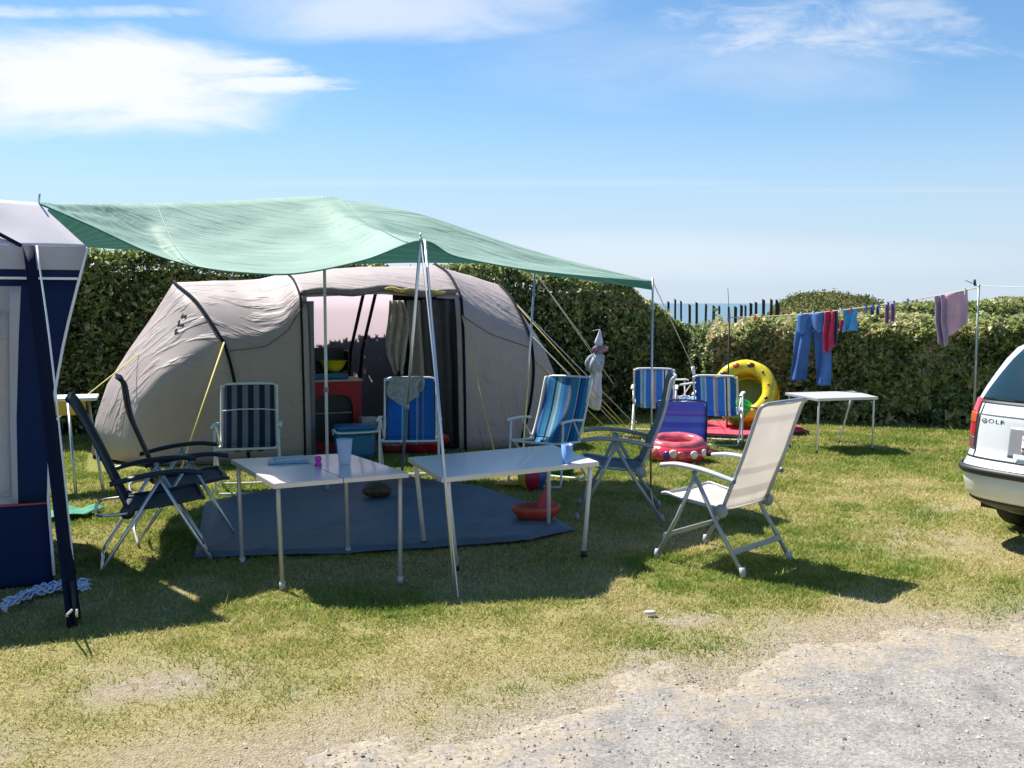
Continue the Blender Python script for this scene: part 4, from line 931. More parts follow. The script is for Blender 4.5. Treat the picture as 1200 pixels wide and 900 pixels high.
# bags of toys
def lump(name, label, cat, loc, r, m_, seed, sq=(1,1,1), n=20):
    mb = MB(); V=[]; 
    def f(u,v):
        a=2*pi*v; e_=pi*u; x,y,z=sin(e_)*cos(a),sin(e_)*sin(a),cos(e_)
        k=1+.5*(float(fbm(x*2.2+seed,y*2.2+z*2.7,seed,3))-.5)
        if v==1: a=0; x,y=sin(e_),0; k=1+.5*(float(fbm(x*2.2+seed,y*2.2+z*2.7,seed,3))-.5)
        return (x*r*k*sq[0], y*r*k*sq[1], max(0,(z*k*.9+.8)*r*sq[2]))
    mb.grid(f, n, n+8); o = mb.build(name, m_, None); o.location=loc; tag(o,label,cat); return o
p = tp(3.3,-.02,.012); lump('shopping_bag','red shopping bag behind the legs of the royal blue chair','bag',p,.22,mat('red_bag',(.40,.012,.03),.5,var=.2),3,(1.3,.7,.75))
p = tp(3.0,.1,.012); lump('toy_bag','clear net bag of red and yellow toys left of the royal blue chair','bag',p,.20,
    mat('toy_mix',None,.4,var=.5,scale=25,stripes=[(0,(.2,.22,.28)),(.3,(.4,.42,.5)),(.42,(.42,.03,.04)),(.6,(.3,.3,.38)),(.68,(.40,.02,.03)),(.86,(.65,.33,.02))],saxis=2,soff=.42,bump=.9,bscale=28),8,(.75,.6,1.25))
p = tp(3.42,.45,.012); lump('dark_bag','dark cloth bag inside the tent behind the royal blue chair','bag',p,.2,mat('dark_bag',(.05,.04,.05),.7,var=.4),5,(1,.8,1.2))
# towel hanging in door (child garment) 
def hang(name,label,cat,f,m_,nu=22,nv=16,solid=.006,group=None):
    mb = MB(); mb.grid(f,nu,nv); o=mb.build(name,m_,solid=solid); tag(o,label,cat,group); return o
p = np.array(dy(466,352,10.85))
hang('hanging_towel','long beige towel hanging in the tent doorway','towel',
     lambda u,v: (p[0]-.01+(v-.5)*(.16+.09*sin(pi*min(1,u*1.1)))*(1-.35*max(0,u-.8)/.2)+.015*sin(u*7), p[1]+.03*sin(v*17+u*3), p[2]-.80*u-.03*sin(v*9)*u), mat('beige_towel',(.40,.35,.31),.9,var=.25,scale=14,transl=.2))
# towel over chair 4
hang('folded_towel','pale grey towel draped over the top of the royal blue chair','towel',
     lambda u,v: (lambda s_: (-1.06-.13+.30*v+.03*sin(u*6), 9.62+.03+(-.10 if u>.45 else .02)-.03*abs(u-.45)*3+.012*sin(v*12), .985-(abs(u-.45)**.9)*.50*(1-.35*abs(v-.45)*2)+.0))(0), mat('grey_towel',(.36,.38,.38),.9,var=.3,scale=30), 30, 18)
# cups and small things on tables
def cup(name,label,px,py,z,r0,r1,h,m_):
    g=gz(px,py,z); mb=MB(); mb.lathe([(.001,.002),(r0,0),(r0,.002),(r1,h),(r1-.003,h),(r0-.003,.006),(.001,.006)],n=20)
    o=mb.build(name,m_); o.location=(g[0],g[1],z+.001); tag(o,label,'cup'); return o
cup('beaker','tall clear plastic beaker on the cream table',404,544,.65,.038,.052,.165,mat('clear_cup',(.62,.68,.78),.15,var=0,alpha=.62))
cup('beaker','pale blue plastic cup on the long white table',664.5,543,.65,.030,.040,.125,mat('blue_cup',(.22,.42,.78),.2,var=0,alpha=.85))
g=gz(373,546,.65); mb=MB(); mb.lathe([(.001,0),(.022,0),(.026,.012),(.016,.022),(.02,.035),(.024,.05),(.014,.062),(.001,.064)],(g[0],g[1],.651),16)
tag(mb.build('small_toy',mat('magenta_plastic',(.65,.02,.38),.35,var=.1)),'small magenta plastic toy on the cream table','toy')
g=gz(338,541,.65)
t=thing('serving_tray','pale blue tray with papers on the cream table','tray',(g[0],g[1],.651),R(12))
mb=MB(); mb.box((0,0,.008),(.26,.20,.014),bev=.005); mb.build('tray_base',mat('tray_blue',(.30,.40,.50),.35,var=.1),t,True)
mb=MB(); mb.box((.01,.0,.021),(.2,.15,.010),rz=.2); mb.build('paper',mat('paper',(.55,.57,.60),.7,var=.1),t,True)
# under the tables
g=gz(442,586); lump('shoe','brown shoe lying on the grey blue sheet','shoe',(g[0],g[1],.03),.10,mat('brown_leather',(.10,.06,.035),.7,var=.5,scale=25),12,(1.2,.8,.75))
g=gz(628,612)
t=thing('toy_boat','orange red plastic sand toy with a pointed top under the white table','toy',(g[0]+.0,g[1]+.02,.03),R(10))
OR=mat('orange_red_plastic',(.50,.07,.03),.45,var=.12)
mb=MB(); mb.lathe([(.001,0),(.11,0),(.15,.06),(.155,.10),(.14,.10),(.10,.02),(.001,.02)],n=24,sx=1.25,sy=.8); mb.build('hull',OR,t,True)
mb=MB(); mb.add([(-.01,-.05,.06),(.17,-.05,.07),(.17,.05,.07),(-.01,.05,.06),(.07,0,.24)],[(0,1,4),(1,2,4),(2,3,4),(3,0,4),(3,2,1,0)],False); mb.build('cabin',mat('red_plastic',(.45,.03,.04),.45,var=.1),t,True)
g=gz(624,577)
t=thing('beach_ball','red, yellow and blue ball on the grass under the turquoise chair','ball',(g[0],g[1]+.1,0))
for k,cc in enumerate([(.42,.01,.05),(.55,.35,.02),(.01,.09,.32),(.55,.35,.02),(.42,.01,.05),(.01,.09,.32)]):
    mb=MB(); mb.grid(lambda u,v,k=k:(.135*sin(pi*u)*cos(2*pi*(k+v)/6),.135*sin(pi*u)*sin(2*pi*(k+v)/6),.135-.135*cos(pi*u)),14,5); mb.build('panel',mat('ball_%d'%k,cc,.4,var=.05),t,True)
g=gz(600,570); mb=MB(); mb.tube([(g[0]-.16,g[1],.03),(g[0],g[1]-.02,.035),(g[0]+.13,g[1],.03)],[.012,.022,.03],8)
tag(mb.build('toy_shovel',mat('orange_plastic',(.8,.38,.12),.45,var=.1)),'pale orange plastic toy bar on the grass beside the ball','toy')
g=gz(656,557); mb=MB(); mb.lathe([(.001,0),(.13,0),(.17,.11),(.185,.115),(.16,.115),(.12,.01),(.001,.01)],(g[0],g[1]+.1,.0),24)
tag(mb.build('basin',mat('green_plastic',(.02,.30,.04),.4,var=.08)),'green plastic basin on the grass behind the white table','basin')
# ================================================================ inflatables, pool, red mat
g=gz(793,541)
t=thing('swim_float','red spotted inflatable float lying on the grass','inflatable',(g[0],g[1]+.05,0),R(-18))
RP=mat('red_vinyl',(.62,.045,.07),.12,var=.12,scale=12,coat=.6)
def torus(mb,Rx,Ry,r,z,tilt=0,n=36,m_=14,squash=1):
    def f(u,v):
        a=2*pi*u; b=2*pi*v; k=1+.03*sin(a*9); x=(Rx+r*k*cos(b))*cos(a); y=(Ry+r*k*cos(b))*sin(a); zz=z+r*squash*k*sin(b)+y*tilt
        return (x,y,zz)
    mb.grid(f,n,m_)
mb=MB(); torus(mb,.26,.19,.09,.13,tilt=.16); mb.build('ring',RP,t,True)
mb=MB(); torus(mb,.245,.175,.06,.20,tilt=.18); mb.build('upper_ring',mat('pale_red_vinyl',(.64,.13,.16),.12,var=.4,scale=9,coat=.6),t,True)
mb=MB(); mb.grid(lambda u,v:(.24*u*cos(2*pi*v),.18*u*sin(2*pi*v),.14),6,20); mb.build('seat',mat('dark_red_vinyl',(.35,.02,.04),.2,var=.1),t,True)
for a,c_ in ((-100,(.10,.02,.22)),(-75,(.7,.1,.12)),(-50,(.72,.7,.7)),(-125,(.75,.2,.2)),(-25,(.72,.68,.68)),(-150,(.8,.6,.6)),(-88,(.8,.3,.3))):
    a=R(a); zz=.13 if c_[0]<.75 else .15; x=(.26+.088)*cos(a); y=(.19+.088)*sin(a)
    mb=MB(); mb.lathe([(.001,.012),(.03,.009),(.046,.0),(.04,-.02)],n=14,axis=lambda p,a=a:(p[2]*cos(a)-p[0]*sin(a),p[2]*sin(a)+p[0]*cos(a),p[1])); mb.v=[(p[0]+x,p[1]+y,p[2]+zz+y*.12) for p in mb.v]
    mb.build('spot',mat('spot_%d'%int(c_[0]*100),c_,.2,var=.05,coat=.4),t,True)
mb=MB(); mb.lathe([(.001,.03),(.05,.02),(.07,0),(.05,-.03),(.001,-.04)],(.36,-.02,.11),16); mb.build('fin',mat('brown_vinyl',(.12,.015,.02),.3,var=.1),t,True)
# red picnic mat with black underside edge
pl=[gz(712,505),gz(838,521),gz(945,514),gz(925,500),gz(840,498)]
pl=[gz(812,513),gz(870,516),gz(948,509),gz(930,500),gz(828,498)]
mb=MB(); mb.slab(pl,.0,.03); 
t=thing('air_mattress','red and black air mattress flat on the grass by the hedge','mattress',(pl[1][0],pl[1][1],0))
c_=np.mean([p[:2] for p in pl],axis=0)
mb=MB(); mb.slab(pl,.002,.045); mb.build('base',BLACKPL,t)
mb=MB(); mb.slab([c_+(np.array(p[:2])-c_)*.95 for p in pl],.045,.065); mb.build('cushion',mat('red_fabric',(.62,.06,.10),.6,var=.25,scale=18,bump=.4,bscale=25),t)
# paddling pool leaning on hedge
g=(877-600)/F*13.15,13.15
t=thing('paddling_pool','round yellow inflatable paddling pool leaning on the hedge','paddling pool',(g[0],g[1],0),R(-24))
def lean(p,a=R(66)):   # tip up
    x,y,z=p; return (x, y*cos(a)+ -z*sin(a)+.0, y*sin(a)+z*cos(a))
YE=mat('yellow_vinyl',(.74,.60,.02),.15,var=.25,scale=8,coat=.5); OG=mat('orange_vinyl',(.80,.22,.01),.15,var=.2,scale=9,coat=.5)
RR=.335
for z,m_,r in ((.06,YE,.095),(.18,OG,.10)):
    mb=MB(); torus(mb,RR,RR,r,z,n=40); mb.v=[lean(p) for p in mb.v]; mb.v=[(x,y,z+.43) for x,y,z in mb.v]; mb.build('ring',m_,t,True)
mb=MB(); torus(mb,RR,RR,.095,.29,n=40); mb.v=[lean(p) for p in mb.v]; mb.v=[(x,y,z+.43) for x,y,z in mb.v]; mb.build('ring',YE,t,True)
mb=MB(); mb.lathe([(.001,.02),(.31,.02)],n=30,axis=lean); mb.v=[(x,y,z+.43) for x,y,z in mb.v]; mb.build('pool_floor',mat('olive_vinyl',(.30,.30,.03),.2,var=.2,scale=8),t,True)
for k in range(11):
    a=2*pi*k/11+.2; c0=lean(((RR+.0)*cos(a),(RR)*sin(a),.387)); mb=MB()
    mb.lathe([(.001,.006),(.018,.004),(.024,-.006)],n=10,axis=lambda p:lean(p),sx=random.uniform(.6,2.4),sy=random.uniform(.6,1.7)); mb.v=[(x+c0[0],y+c0[1],z+c0[2]+.43) for x,y,z in mb.v]; mb.build('printed_mark',mat('dark_print',(.08,.03,.01),.3,var=.2) if k%3 else mat('red_print',(.6,.08,.02),.3,var=.2),t,True)
g2=((868-600)/F*12.75,12.75)
mb=MB(); mb.grid(lambda u,v:((lambda a,b:(g2[0]-.02+.24*sin(b)*cos(a), g2[1]+.10*sin(b)*sin(a), .30+(.13+.04*sin(3*a))*cos(b)))(2*pi*v,pi*u)),14,20)
tag(mb.build('swim_ring',mat('green_vinyl',(.03,.40,.05),.12,var=.1,coat=.6)),'bright green inflatable in front of the yellow paddling pool','inflatable')
# ================================================================ hanging white cloth on the rope
c_=np.array(dy(703,386,12.6)); c2=dy(703,470,12.6)
t=thing('wind_sock','white cloth windsock with a ruffled middle hanging before the dark hedge','windsock',(c_[0],c_[1],c_[2]))
WC=mat('white_cotton',(.78,.78,.85),.85,var=.12,scale=14,transl=.3)
def sock(z0,z1,r0,r1,m_,nm,ph=0,amp=.3,dx0=0,dx1=0):
    mb=MB(); mb.grid(lambda u,v:((r0+(r1-r0)*u)*(1+amp*sin(2*pi*v*5+ph)*.5)*cos(2*pi*v)+dx0+(dx1-dx0)*u,(r0+(r1-r0)*u)*(1+amp*sin(2*pi*v*4)*.4)*sin(2*pi*v)*.7,-(z0+(z1-z0)*u)),12,24); mb.build(nm,m_,t,True,solid=.003)
def sock2(nm, m_, prof, ph, amp):      # prof: (depth, radius, sideways)
    n_=len(prof)-1; q=catmull([np.array(p,float) for p in prof],5); q=np.array(q); k_=len(q)-1
    def f(u,v):
        i=u*k_; k=min(int(i),k_-1); p=q[k]*(1-(i-k))+q[k+1]*(i-k); rr_=p[1]*(1+amp*sin(2*pi*v*5+ph+p[0]*6)*.5+amp*.4*sin(2*pi*v*2+p[0]*9))
        return (rr_*cos(2*pi*v)+p[2], rr_*sin(2*pi*v)*.7, -p[0])
    mb=MB(); mb.grid(f,k_,30); mb.build(nm,m_,t,True,solid=.003)
sock2('tip',WC,((0,.004,0),(.08,.025,-.005),(.16,.045,-.015),(.215,.035,-.01)),0,.25)
sock2('collar_band',mat('pink_black_print',(.35,.2,.26),.8,var=.8,scale=40),((.205,.04,-.01),(.24,.085,.0),(.28,.075,-.01),(.31,.03,-.02)),1,.35)
sock2('ruffle',mat('white_ruffle',(.45,.52,.56),.85,var=.3,scale=30,transl=.2),((.30,.03,-.02),(.34,.085,-.04),(.43,.115,-.065),(.52,.10,-.06),(.56,.06,-.05)),2,.35)
sock2('tail',WC,((.46,.06,-.04),(.6,.075,-.045),(.75,.085,-.06),(.88,.09,-.07),(.98,.075,-.06),(1.04,.03,-.03)),0,.35)
mb=MB(); mb.tube([(.0,0,0),(0,.5,-.02),(.0,1.1,-.05)],.0025,4); mb.build('cord',ROPEW,t,True)
# ================================================================ clothes line and laundry
L0=np.array(dy(855,372,12.9)); L1=np.array(dy(1146.5,337,10.9))
def lp(px):
    a,b=L0,L1
    # perspective-correct fraction
    x=lambda s:(a*(1-s)+b*s)
    lo,hi=0,1
    for _ in range(40):
        m_=(lo+hi)/2; q=x(m_); 
        if 600+F*q[0]/q[1]<px: lo=m_
        else: hi=m_
    q=x(lo); q=q.copy(); q[2]-=.30*lo*(1-lo); return q
t=thing('clothes_line','yellowish clothes line strung from a stake to a thin metal post, laundry hanging on it','clothes line',(L0[0],L0[1],0))
mb=MB(); mb.tube([lp(x) for x in np.linspace(855.5,1146,32)],.006,5); mb.build('line',mat('cream_cord',(.55,.50,.33),.8,var=.1),t)
mb=MB(); mb.tube([(L0[0]-.01,L0[1],0),(L0[0],L0[1],L0[2]+.06)],.011,6); mb.tube([(L0[0],L0[1],L0[2]),(L0[0]-.03,L0[1],L0[2]+.38)],.004,5); mb.build('stake',PK,t)
pz=dy(1147,335,10.9)
mb=MB(); mb.tube([(pz[0],pz[1],0),(pz[0],pz[1],pz[2]+.02)],.013,8); o=mb.build('line_post',mat('grey_green_tube',(.28,.33,.30),.4,.3,var=.1)); tag(o,'thin grey metal post with a white cord, between the pink towel and the car','post')
mb=MB(); mb.tube([(pz[0],pz[1],pz[2]),(pz[0]+1.2,pz[1]-.6,pz[2]-.05),(pz[0]+2.6,pz[1]-1.3,pz[2]-.02)],.0035,5); mb.build('line_cord',ROPEW,o)
mb=MB(); mb.tube([(pz[0],pz[1],pz[2]),(pz[0]-.15,pz[1],pz[2]+.06)],.004,5); mb.tube([(pz[0]-.04,pz[1],pz[2]+.0),(pz[0]-.05,pz[1],pz[2]+.07)],.014,6); mb.build('clip',BLACKPL,o)
DEN=mat('blue_denim',(.035,.11,.31),.85,var=.28,scale=5,bump=.3,bscale=80,transl=.05)
DENL=mat('blue_denim_light',(.06,.16,.40),.85,var=.28,scale=7,bump=.3,bscale=80)
# jeans: two legs upside-down pegged by hems? hung by the waist
def cloth_at(pxl,pxr,h,f2,m_,name,label,cat,thick=.006,nu=20,nv=16,parent=None):
    a,b=lp(pxl),lp(pxr); nrm=np.array((b[1]-a[1],-(b[0]-a[0]),0)); nrm/=np.linalg.norm(nrm)
    def f(u,v):
        s,d,fold=f2(u,v); q=a*(1-s)+b*s; q=q+nrm*fold; return (q[0],q[1],q[2]-d*h-.004)
    mb=MB(); mb.grid(f,nu,nv); o=mb.build(name,m_,parent,solid=thick)
    if label: tag(o,label,cat)
    return o
jt=thing('jeans','blue jeans hanging by the waist from the clothes line','jeans',tuple(lp(950)))
a,b=lp(937),lp(976)
def leg(s0,s1,s0b,s1b,len_,nm,m_,ph):
    return cloth_at(937,976,1.0,lambda u,v:((s0+(s0b-s0)*u)+((s1-s0)+((s1b-s0b)-(s1-s0))*u)*v, len_*u, .05*sin(pi*v)*(.6+.4*sin(u*5+ph))+.02*sin(v*9+u*4)),m_,nm,None,None,.03,24,14,jt)
leg(-.02,.42,-.28,.20,.83,'trouser_leg',DEN,0); leg(.42,.92,.55,.96,.90,'trouser_leg',DEN,2)
cloth_at(937,976,1.0,lambda u,v:(-.02+.95*v,.20*u+.05*sin(v*11)*u,.055+.02*sin(v*12)),DENL,'waist',None,None,.02,8,20,jt)
cloth_at(968,980,1.0,lambda u,v:(.0+v*(1-.15*u)+.05*sin(u*8),.47*u+.04*sin(v*5)*u,.06+.03*sin(v*9+u*2)),mat('crimson_cloth',(.36,.015,.06),.85,var=.3,scale=12),'red_garment','crimson garment hanging beside the jeans','garment')
cloth_at(977,982,1.0,lambda u,v:(v,.42*u,.02+.02*sin(v*9)),mat('navy_cloth',(.03,.04,.14),.85,var=.2),'navy_garment','narrow navy garment hanging between crimson cloth and small blue top','garment')
cloth_at(986,1004,1.0,lambda u,v:(.5+(v-.5)*(1-.25*sin(pi*min(1,u*1.2))),.27*u-.02*sin(pi*v),-.02+.02*sin(v*10+u*3)),mat('sky_blue_cloth',(.05,.28,.55),.85,var=.2,scale=18),'child_top','small bright blue child top pegged on the clothes line','garment')
cloth_at(982,990,1.0,lambda u,v:(v,.12+.13*u,-.04+.02*sin(v*7)),mat('red_cloth_small',(.42,.02,.06),.85,var=.2),'small_cloth','tiny red cloth hanging left of the small blue top','cloth')
cloth_at(1036,1041,1.0,lambda u,v:(v,.22*u,.02*sin(v*7)),mat('lilac_cloth',(.30,.16,.30),.85,var=.3,scale=25),'sock','lilac sock on the clothes line, left one of a pair','sock')
cloth_at(1043,1048.5,1.0,lambda u,v:(v,.21*u,.02*sin(v*7+1)),mat('lilac_cloth',None),'sock','lilac sock on the clothes line, right one of a pair','sock')
cloth_at(1019,1023,1.0,lambda u,v:(v,.10*u,.01*sin(v*7)),mat('navy_cloth',None),'sock','small dark sock left of the lilac pair, further one','sock')
cloth_at(1026,1029,1.0,lambda u,v:(v,.11*u,.01*sin(v*7)),mat('navy_cloth',None),'sock','small dark sock just left of the lilac pair','sock')
PT=mat('pink_towel',None,.9,var=.12,scale=8,transl=.3,stripes=[(0,(.72,.46,.56)),(.50,(.70,.46,.56)),(.66,(.78,.36,.44)),(.70,(.72,.46,.54)),(.74,(.78,.68,.76)),(.77,(.68,.46,.56))],saxis=2,soff=1.9)
cloth_at(1104,1131.5,1.0,lambda u,v:(.0+v*(1-.10*u)+.16*u,(.38+.10*(1-v))*u+.02*sin(v*6)*u,.015*sin(v*8)+.02*sin(v*4+u*2)),PT,'towel','pink and mauve towel at the right end of the clothes line','towel')
cloth_at(1093,1108,1.0,lambda u,v:(.1+.75*v+.42*u+.05*sin(u*9),.60*u-.08*abs(v-.7)*u,.04*sin(v*10)+.05),mat('pale_mauve_cloth',(.42,.32,.46),.9,var=.2,scale=10,transl=.3),'pale_towel','pale mauve crumpled cloth overlapping the pink towel','cloth')
pegc=[('red',(.5,.03,.05)),('yellow',(.6,.5,.05)),('blue',(.05,.12,.4)),('white',(.6,.6,.6))]
pegs=[(884,0,'red clothes peg on the empty left stretch of the line'),(891,1,'yellow clothes peg on the empty left stretch of the line'),(938,3,'white clothes peg holding the left end of the jeans'),(952,3,'white clothes peg in the middle of the jeans waist'),(972,0,'red clothes peg above the crimson garment'),(984,3,'white clothes peg left of the blue top'),(996,0,'red clothes peg on the blue child top'),
      (1013,2,'blue clothes peg on the bare line right of the blue top'),(1021,2,'blue clothes peg on the small dark sock, further left one'),(1028,2,'blue clothes peg on the dark sock beside the lilac pair'),(1039,2,'blue clothes peg on the left lilac sock'),(1046,2,'blue clothes peg on the right lilac sock'),(1062,2,'blue clothes peg on the bare line between socks and towel'),(1128,3,'pale clothes peg at the right end of the pink towel')]
for px,k,lb in pegs:
    q=lp(px); mb=MB(); mb.box((q[0],q[1]-.012,q[2]-.01),(.014,.012,.075),bev=.002); mb.box((q[0],q[1]+.012,q[2]-.01),(.014,.012,.075),bev=.002)
    mb.box((q[0],q[1],q[2]+.006),(.012,.02,.01)); tag(mb.build('clothes_peg',mat('peg_'+pegc[k][0],pegc[k][1],.5,var=.05)),lb,'clothes peg','clothes pegs on the line')
# twigs above the pickets
for (x0,x1,y1) in ((854,852,333),(868,874,344),(889,895,340)):
    pass
# ================================================================ estate car
def make_car():
    f=np.array((cos(R(31)),sin(R(31)))); w=np.array((f[1],-f[0])); C0=np.array((3.05,7.0))     # C0: rear left corner; x along f, y along w
    t=thing('estate_car','silver white estate car, rear left corner at the right edge','car',(C0[0],C0[1],0),R(31))
    # local: x forward, y left  (rear centre at y=-.86)
    HW=.865; CY=-.86
    zs=[.22,.30,.36,.46,.56,.60,.66,.80,.92,1.00,1.10,1.20,1.30,1.38,1.43,1.46]
    xr=[.34,.13,.06,.02,.015,.05,.085,.10,.115,.15,.215,.29,.375,.46,.56,.80]
    xf=[4.0,4.2,4.34,4.40,4.40,4.39,4.36,4.15,3.55,3.30,3.02,2.80,2.60,2.40,2.2,1.9]
    hw=[.78,.84,.862,.868,.868,.866,.866,.862,.845,.83,.80,.765,.73,.69,.63,.50]
    def S(a,z,off=0):
        """a: 0 = rear centre, +-.25 side middle, +-.5 front centre; positive to the left"""
        r_=np.interp(z,zs,xr); f_=np.interp(z,zs,xf); h_=np.interp(z,zs,hw)
        th=a*2*pi; ex=2/7.0; cx=-cos(th); sy=sin(th)
        X=(abs(cx)**ex)*(1 if cx>0 else -1); Y=(abs(sy)**ex)*(1 if sy>0 else -1)
        xm=(r_+f_)/2; L_=(f_-r_)/2
        # tight corner plan: blend in metres
        k=.16
        x=xm+X*(L_+off); y=Y*(h_+off)
        x+= .10*(1-np.clip(abs(y)/h_,0,1)**2)*(-1 if X<0 else 1)*.35
        return (x+.02, y+CY, z)
    # custom rear-corner friendly sampling: param a by arc position
    WP=mat('silver_white_paint',(.74,.76,.77),.28,.12,var=.02,coat=.8)
    GL=mat('tinted_glass',(.012,.03,.034),.05,var=.05,scale=2,coat=1)
    BT=mat('black_trim',(.02,.022,.024),.5,var=.1)
    As=[]; 
    for k in range(129):
        s_=k/128*2-1; As.append(.5*s_)
    # concentrate samples near the corners
    th=np.linspace(-.5,.5,193); 
    zz=np.concatenate([np.linspace(zs[i],zs[i+1],4)[:-1] for i in range(len(zs)-1)]+[[zs[-1]]])
    mb=MB(); V=[S(a,z) for z in zz for a in th]; n=len(th); m_=len(zz)
    Fc=[(i*n+j,i*n+j+1,(i+1)*n+j+1,(i+1)*n+j) for i in range(m_-1) for j in range(n-1)]
    # roof cap
    c=len(V); V.append((2.0,CY,1.49)); Fc+=[((m_-1)*n+j,(m_-1)*n+j+1,c) for j in range(n-1)]
    # wheel arches cut
    def cutw(q):
        x=sum(V[i][0] for i in q)/len(q); z=sum(V[i][2] for i in q)/len(q); y=sum(V[i][1] for i in q)/len(q)
        return any((x-wx)**2+(z-.30)**2<.36**2 for wx in (.95,3.5)) and abs(y-CY)>.7 and x>.6
    Fc=[q for q in Fc if not cutw(q)]
    mb.add(V,Fc); mb.build('body',WP,t,True)
    # helper: find a for a given lateral y on the rear face or x on side
    def arear(y):   # lateral offset from centre, positive left -> a
        lo,hi=0,.25
        for _ in range(40):
            md=(lo+hi)/2
            if S(md,.8)[1]-CY<abs(y): lo=md
            else: hi=md
        return lo*(1 if y>0 else -1)
    def aside(x):
        lo,hi=.0,.5
        for _ in range(40):
            md=(lo+hi)/2
            if S(md,.8)[0]<x: lo=md
            else: hi=md
        return lo
    def patch(name,m2,a0,a1,z0,z1,off=.004,par=t,nu=24,nv=10,shape=None):
        mb=MB(); mb.grid(lambda u,v:(lambda aa,z:S(aa,z,off))(*( (a0+(a1-a0)*u, z0+(z1-z0)*v) if not shape else shape(u,v))),nu,nv); return mb.build(name,m2,par,True,solid=.004)
    aC=arear(.72); aS=aside(.22)
    # tail lamp: wraps the left corner, slightly leaning
    RL=mat('red_lamp',(.50,.012,.015),.12,var=.1,scale=30,coat=1); SM=mat('smoked_lamp',(.22,.08,.08),.15,var=.2,scale=40,coat=1)
    for s_ in (1,-1):
        i0,i1=arear(.64),aside(.30)
        lamp=patch('tail_light',RL,s_*i0,s_*i1,.76,1.03,.008,shape=lambda u,v,s_=s_,i0=i0,i1=i1:(s_*(i0+(i1-i0)*(u*(1-.35*v)+.12*v*(1-u))),.76+.27*v))
        patch('fog_light',SM,s_*(i0+.001),s_*(i0+(i1-i0)*.6),.685,.76,.008)
        patch('indicator',mat('orange_lamp',(.60,.10,.02),.15,var=.1,scale=30,coat=1),s_*(i0+.002),s_*(i0+(i1-i0)*.55),.86,.93,.011,par=lamp)
    # rear window
    i0=arear(.68); 
    win=patch('rear_window',GL,-i0,i0,1.02,1.36,.005,nu=40,shape=lambda u,v:((-i0+2*i0*u)*(1-.16*v),1.02+.36*v))
    patch('window_seal',BT,-i0,i0,1.005,1.02,.006,nu=40)
    # side windows
    for s_ in (1,-1):
        for x0,x1 in ((.52,1.25),(1.32,2.1),(2.16,2.75)):
            patch('side_window',GL,s_*aside(x0),s_*aside(x1),.97,1.34,.004)
    # tailgate seams
    for s_ in (1,-1):
        mb=MB(); mb.tube([S(s_*arear(.63),z,.002) for z in np.linspace(.62,1.02,10)],.004,5); mb.build('tailgate_seam_and_shade',BT,t,True)
    mb=MB(); mb.tube([S(a,.925,.002) for a in np.linspace(-i0,i0,40)],.0035,5); mb.build('tailgate_seam_and_shade',mat('shadow_grey',(.2,.2,.21),.5,var=.05),t,True)  # grey line laid on as the shade along the tailgate crease
    mb=MB(); mb.tube([S(a,.625,.003) for a in np.linspace(-aside(.6),aside(.6),90)],.006,5); mb.build('bumper_seam',BT,t,True)
    # bumper rub strip (bumps out) and dark lower skirt
    j=aside(.62)
    mb=MB(); mb.grid(lambda u,v:S(-j+2*j*u,.515+.055*v,.012+.014*sin(pi*v)),120,6); mb.build('bumper_strip',BT,t,True,solid=.004)
    mb=MB(); mb.grid(lambda u,v:S(-j+2*j*u,.24+.09*v,.006),120,4); mb.build('lower_skirt',BT,t,True,solid=.004)
    # plate recess and plate with a red emblem at its left
    ip=arear(.36)
    patch('plate_recess',mat('recess_grey',(.30,.31,.33),.4,.2,var=.03),-ip,ip,.655,.86,.003,nu=30)
    pl=patch('number_plate',mat('plate_white',(.72,.72,.72),.4,var=.02),-arear(.26),arear(.26),.70,.81,.010,nu=20)
    ie0,ie1=arear(.254),arear(.19)
    patch('emblem',mat('emblem_red',(.55,.03,.04),.4,var=.02),ie1,ie0,.72,.79,.015,par=pl,nu=6)
    ex=(ie0+ie1)/2
    patch('emblem_cross',mat('plate_white',None),ex-.0006,ex+.0006,.73,.78,.0195,par=pl,nu=2); 
    patch('emblem_cross',mat('plate_white',None),ie1+(ie0-ie1)*.22,ie1+(ie0-ie1)*.78,.748,.762,.0197,par=pl,nu=3)
    patch('tailgate_handle',WHITEPL,arear(.30),arear(.10),.655,.682,.02,nu=6)
    # badge lettering
    cu=bpy.data.curves.new('badge','FONT'); cu.body='GOLF'; cu.size=.052; cu.space_character=1.2; cu.extrude=.001; cu.align_x='LEFT'
    tmp=bpy.data.objects.new('tmp',cu); COL.objects.link(tmp); bpy.context.view_layer.update()
    me=bpy.data.meshes.new_from_object(tmp.evaluated_get(bpy.context.evaluated_depsgraph_get())); bpy.data.objects.remove(tmp)
    pa=np.array(S(arear(.60),.868,.006)); pb=np.array(S(arear(.38),.868,.006)); ux=(pb-pa)/np.linalg.norm(pb-pa); uz=np.array((.08,0,1.)); uz/=np.linalg.norm(uz); un=np.cross(ux,uz)
    for v in me.vertices: q=pa+ux*v.co.x*1.25+uz*v.co.y*.8+un*v.co.z; v.co=tuple(q)
    me.materials.clear(); me.materials.append(mat('badge_chrome',(.05,.055,.06),.25,.6,var=0)); 
    o=bpy.data.objects.new('badge',me); COL.objects.link(o); o.parent=t
    # underside and wheels
    mb=MB(); mb.box((2.2,CY,.27),(3.7,1.45,.10)); mb.build('underside',BLACKPL,t,True)
    TY=mat('tyre_rubber',(.018,.018,.018),.8,var=.2)
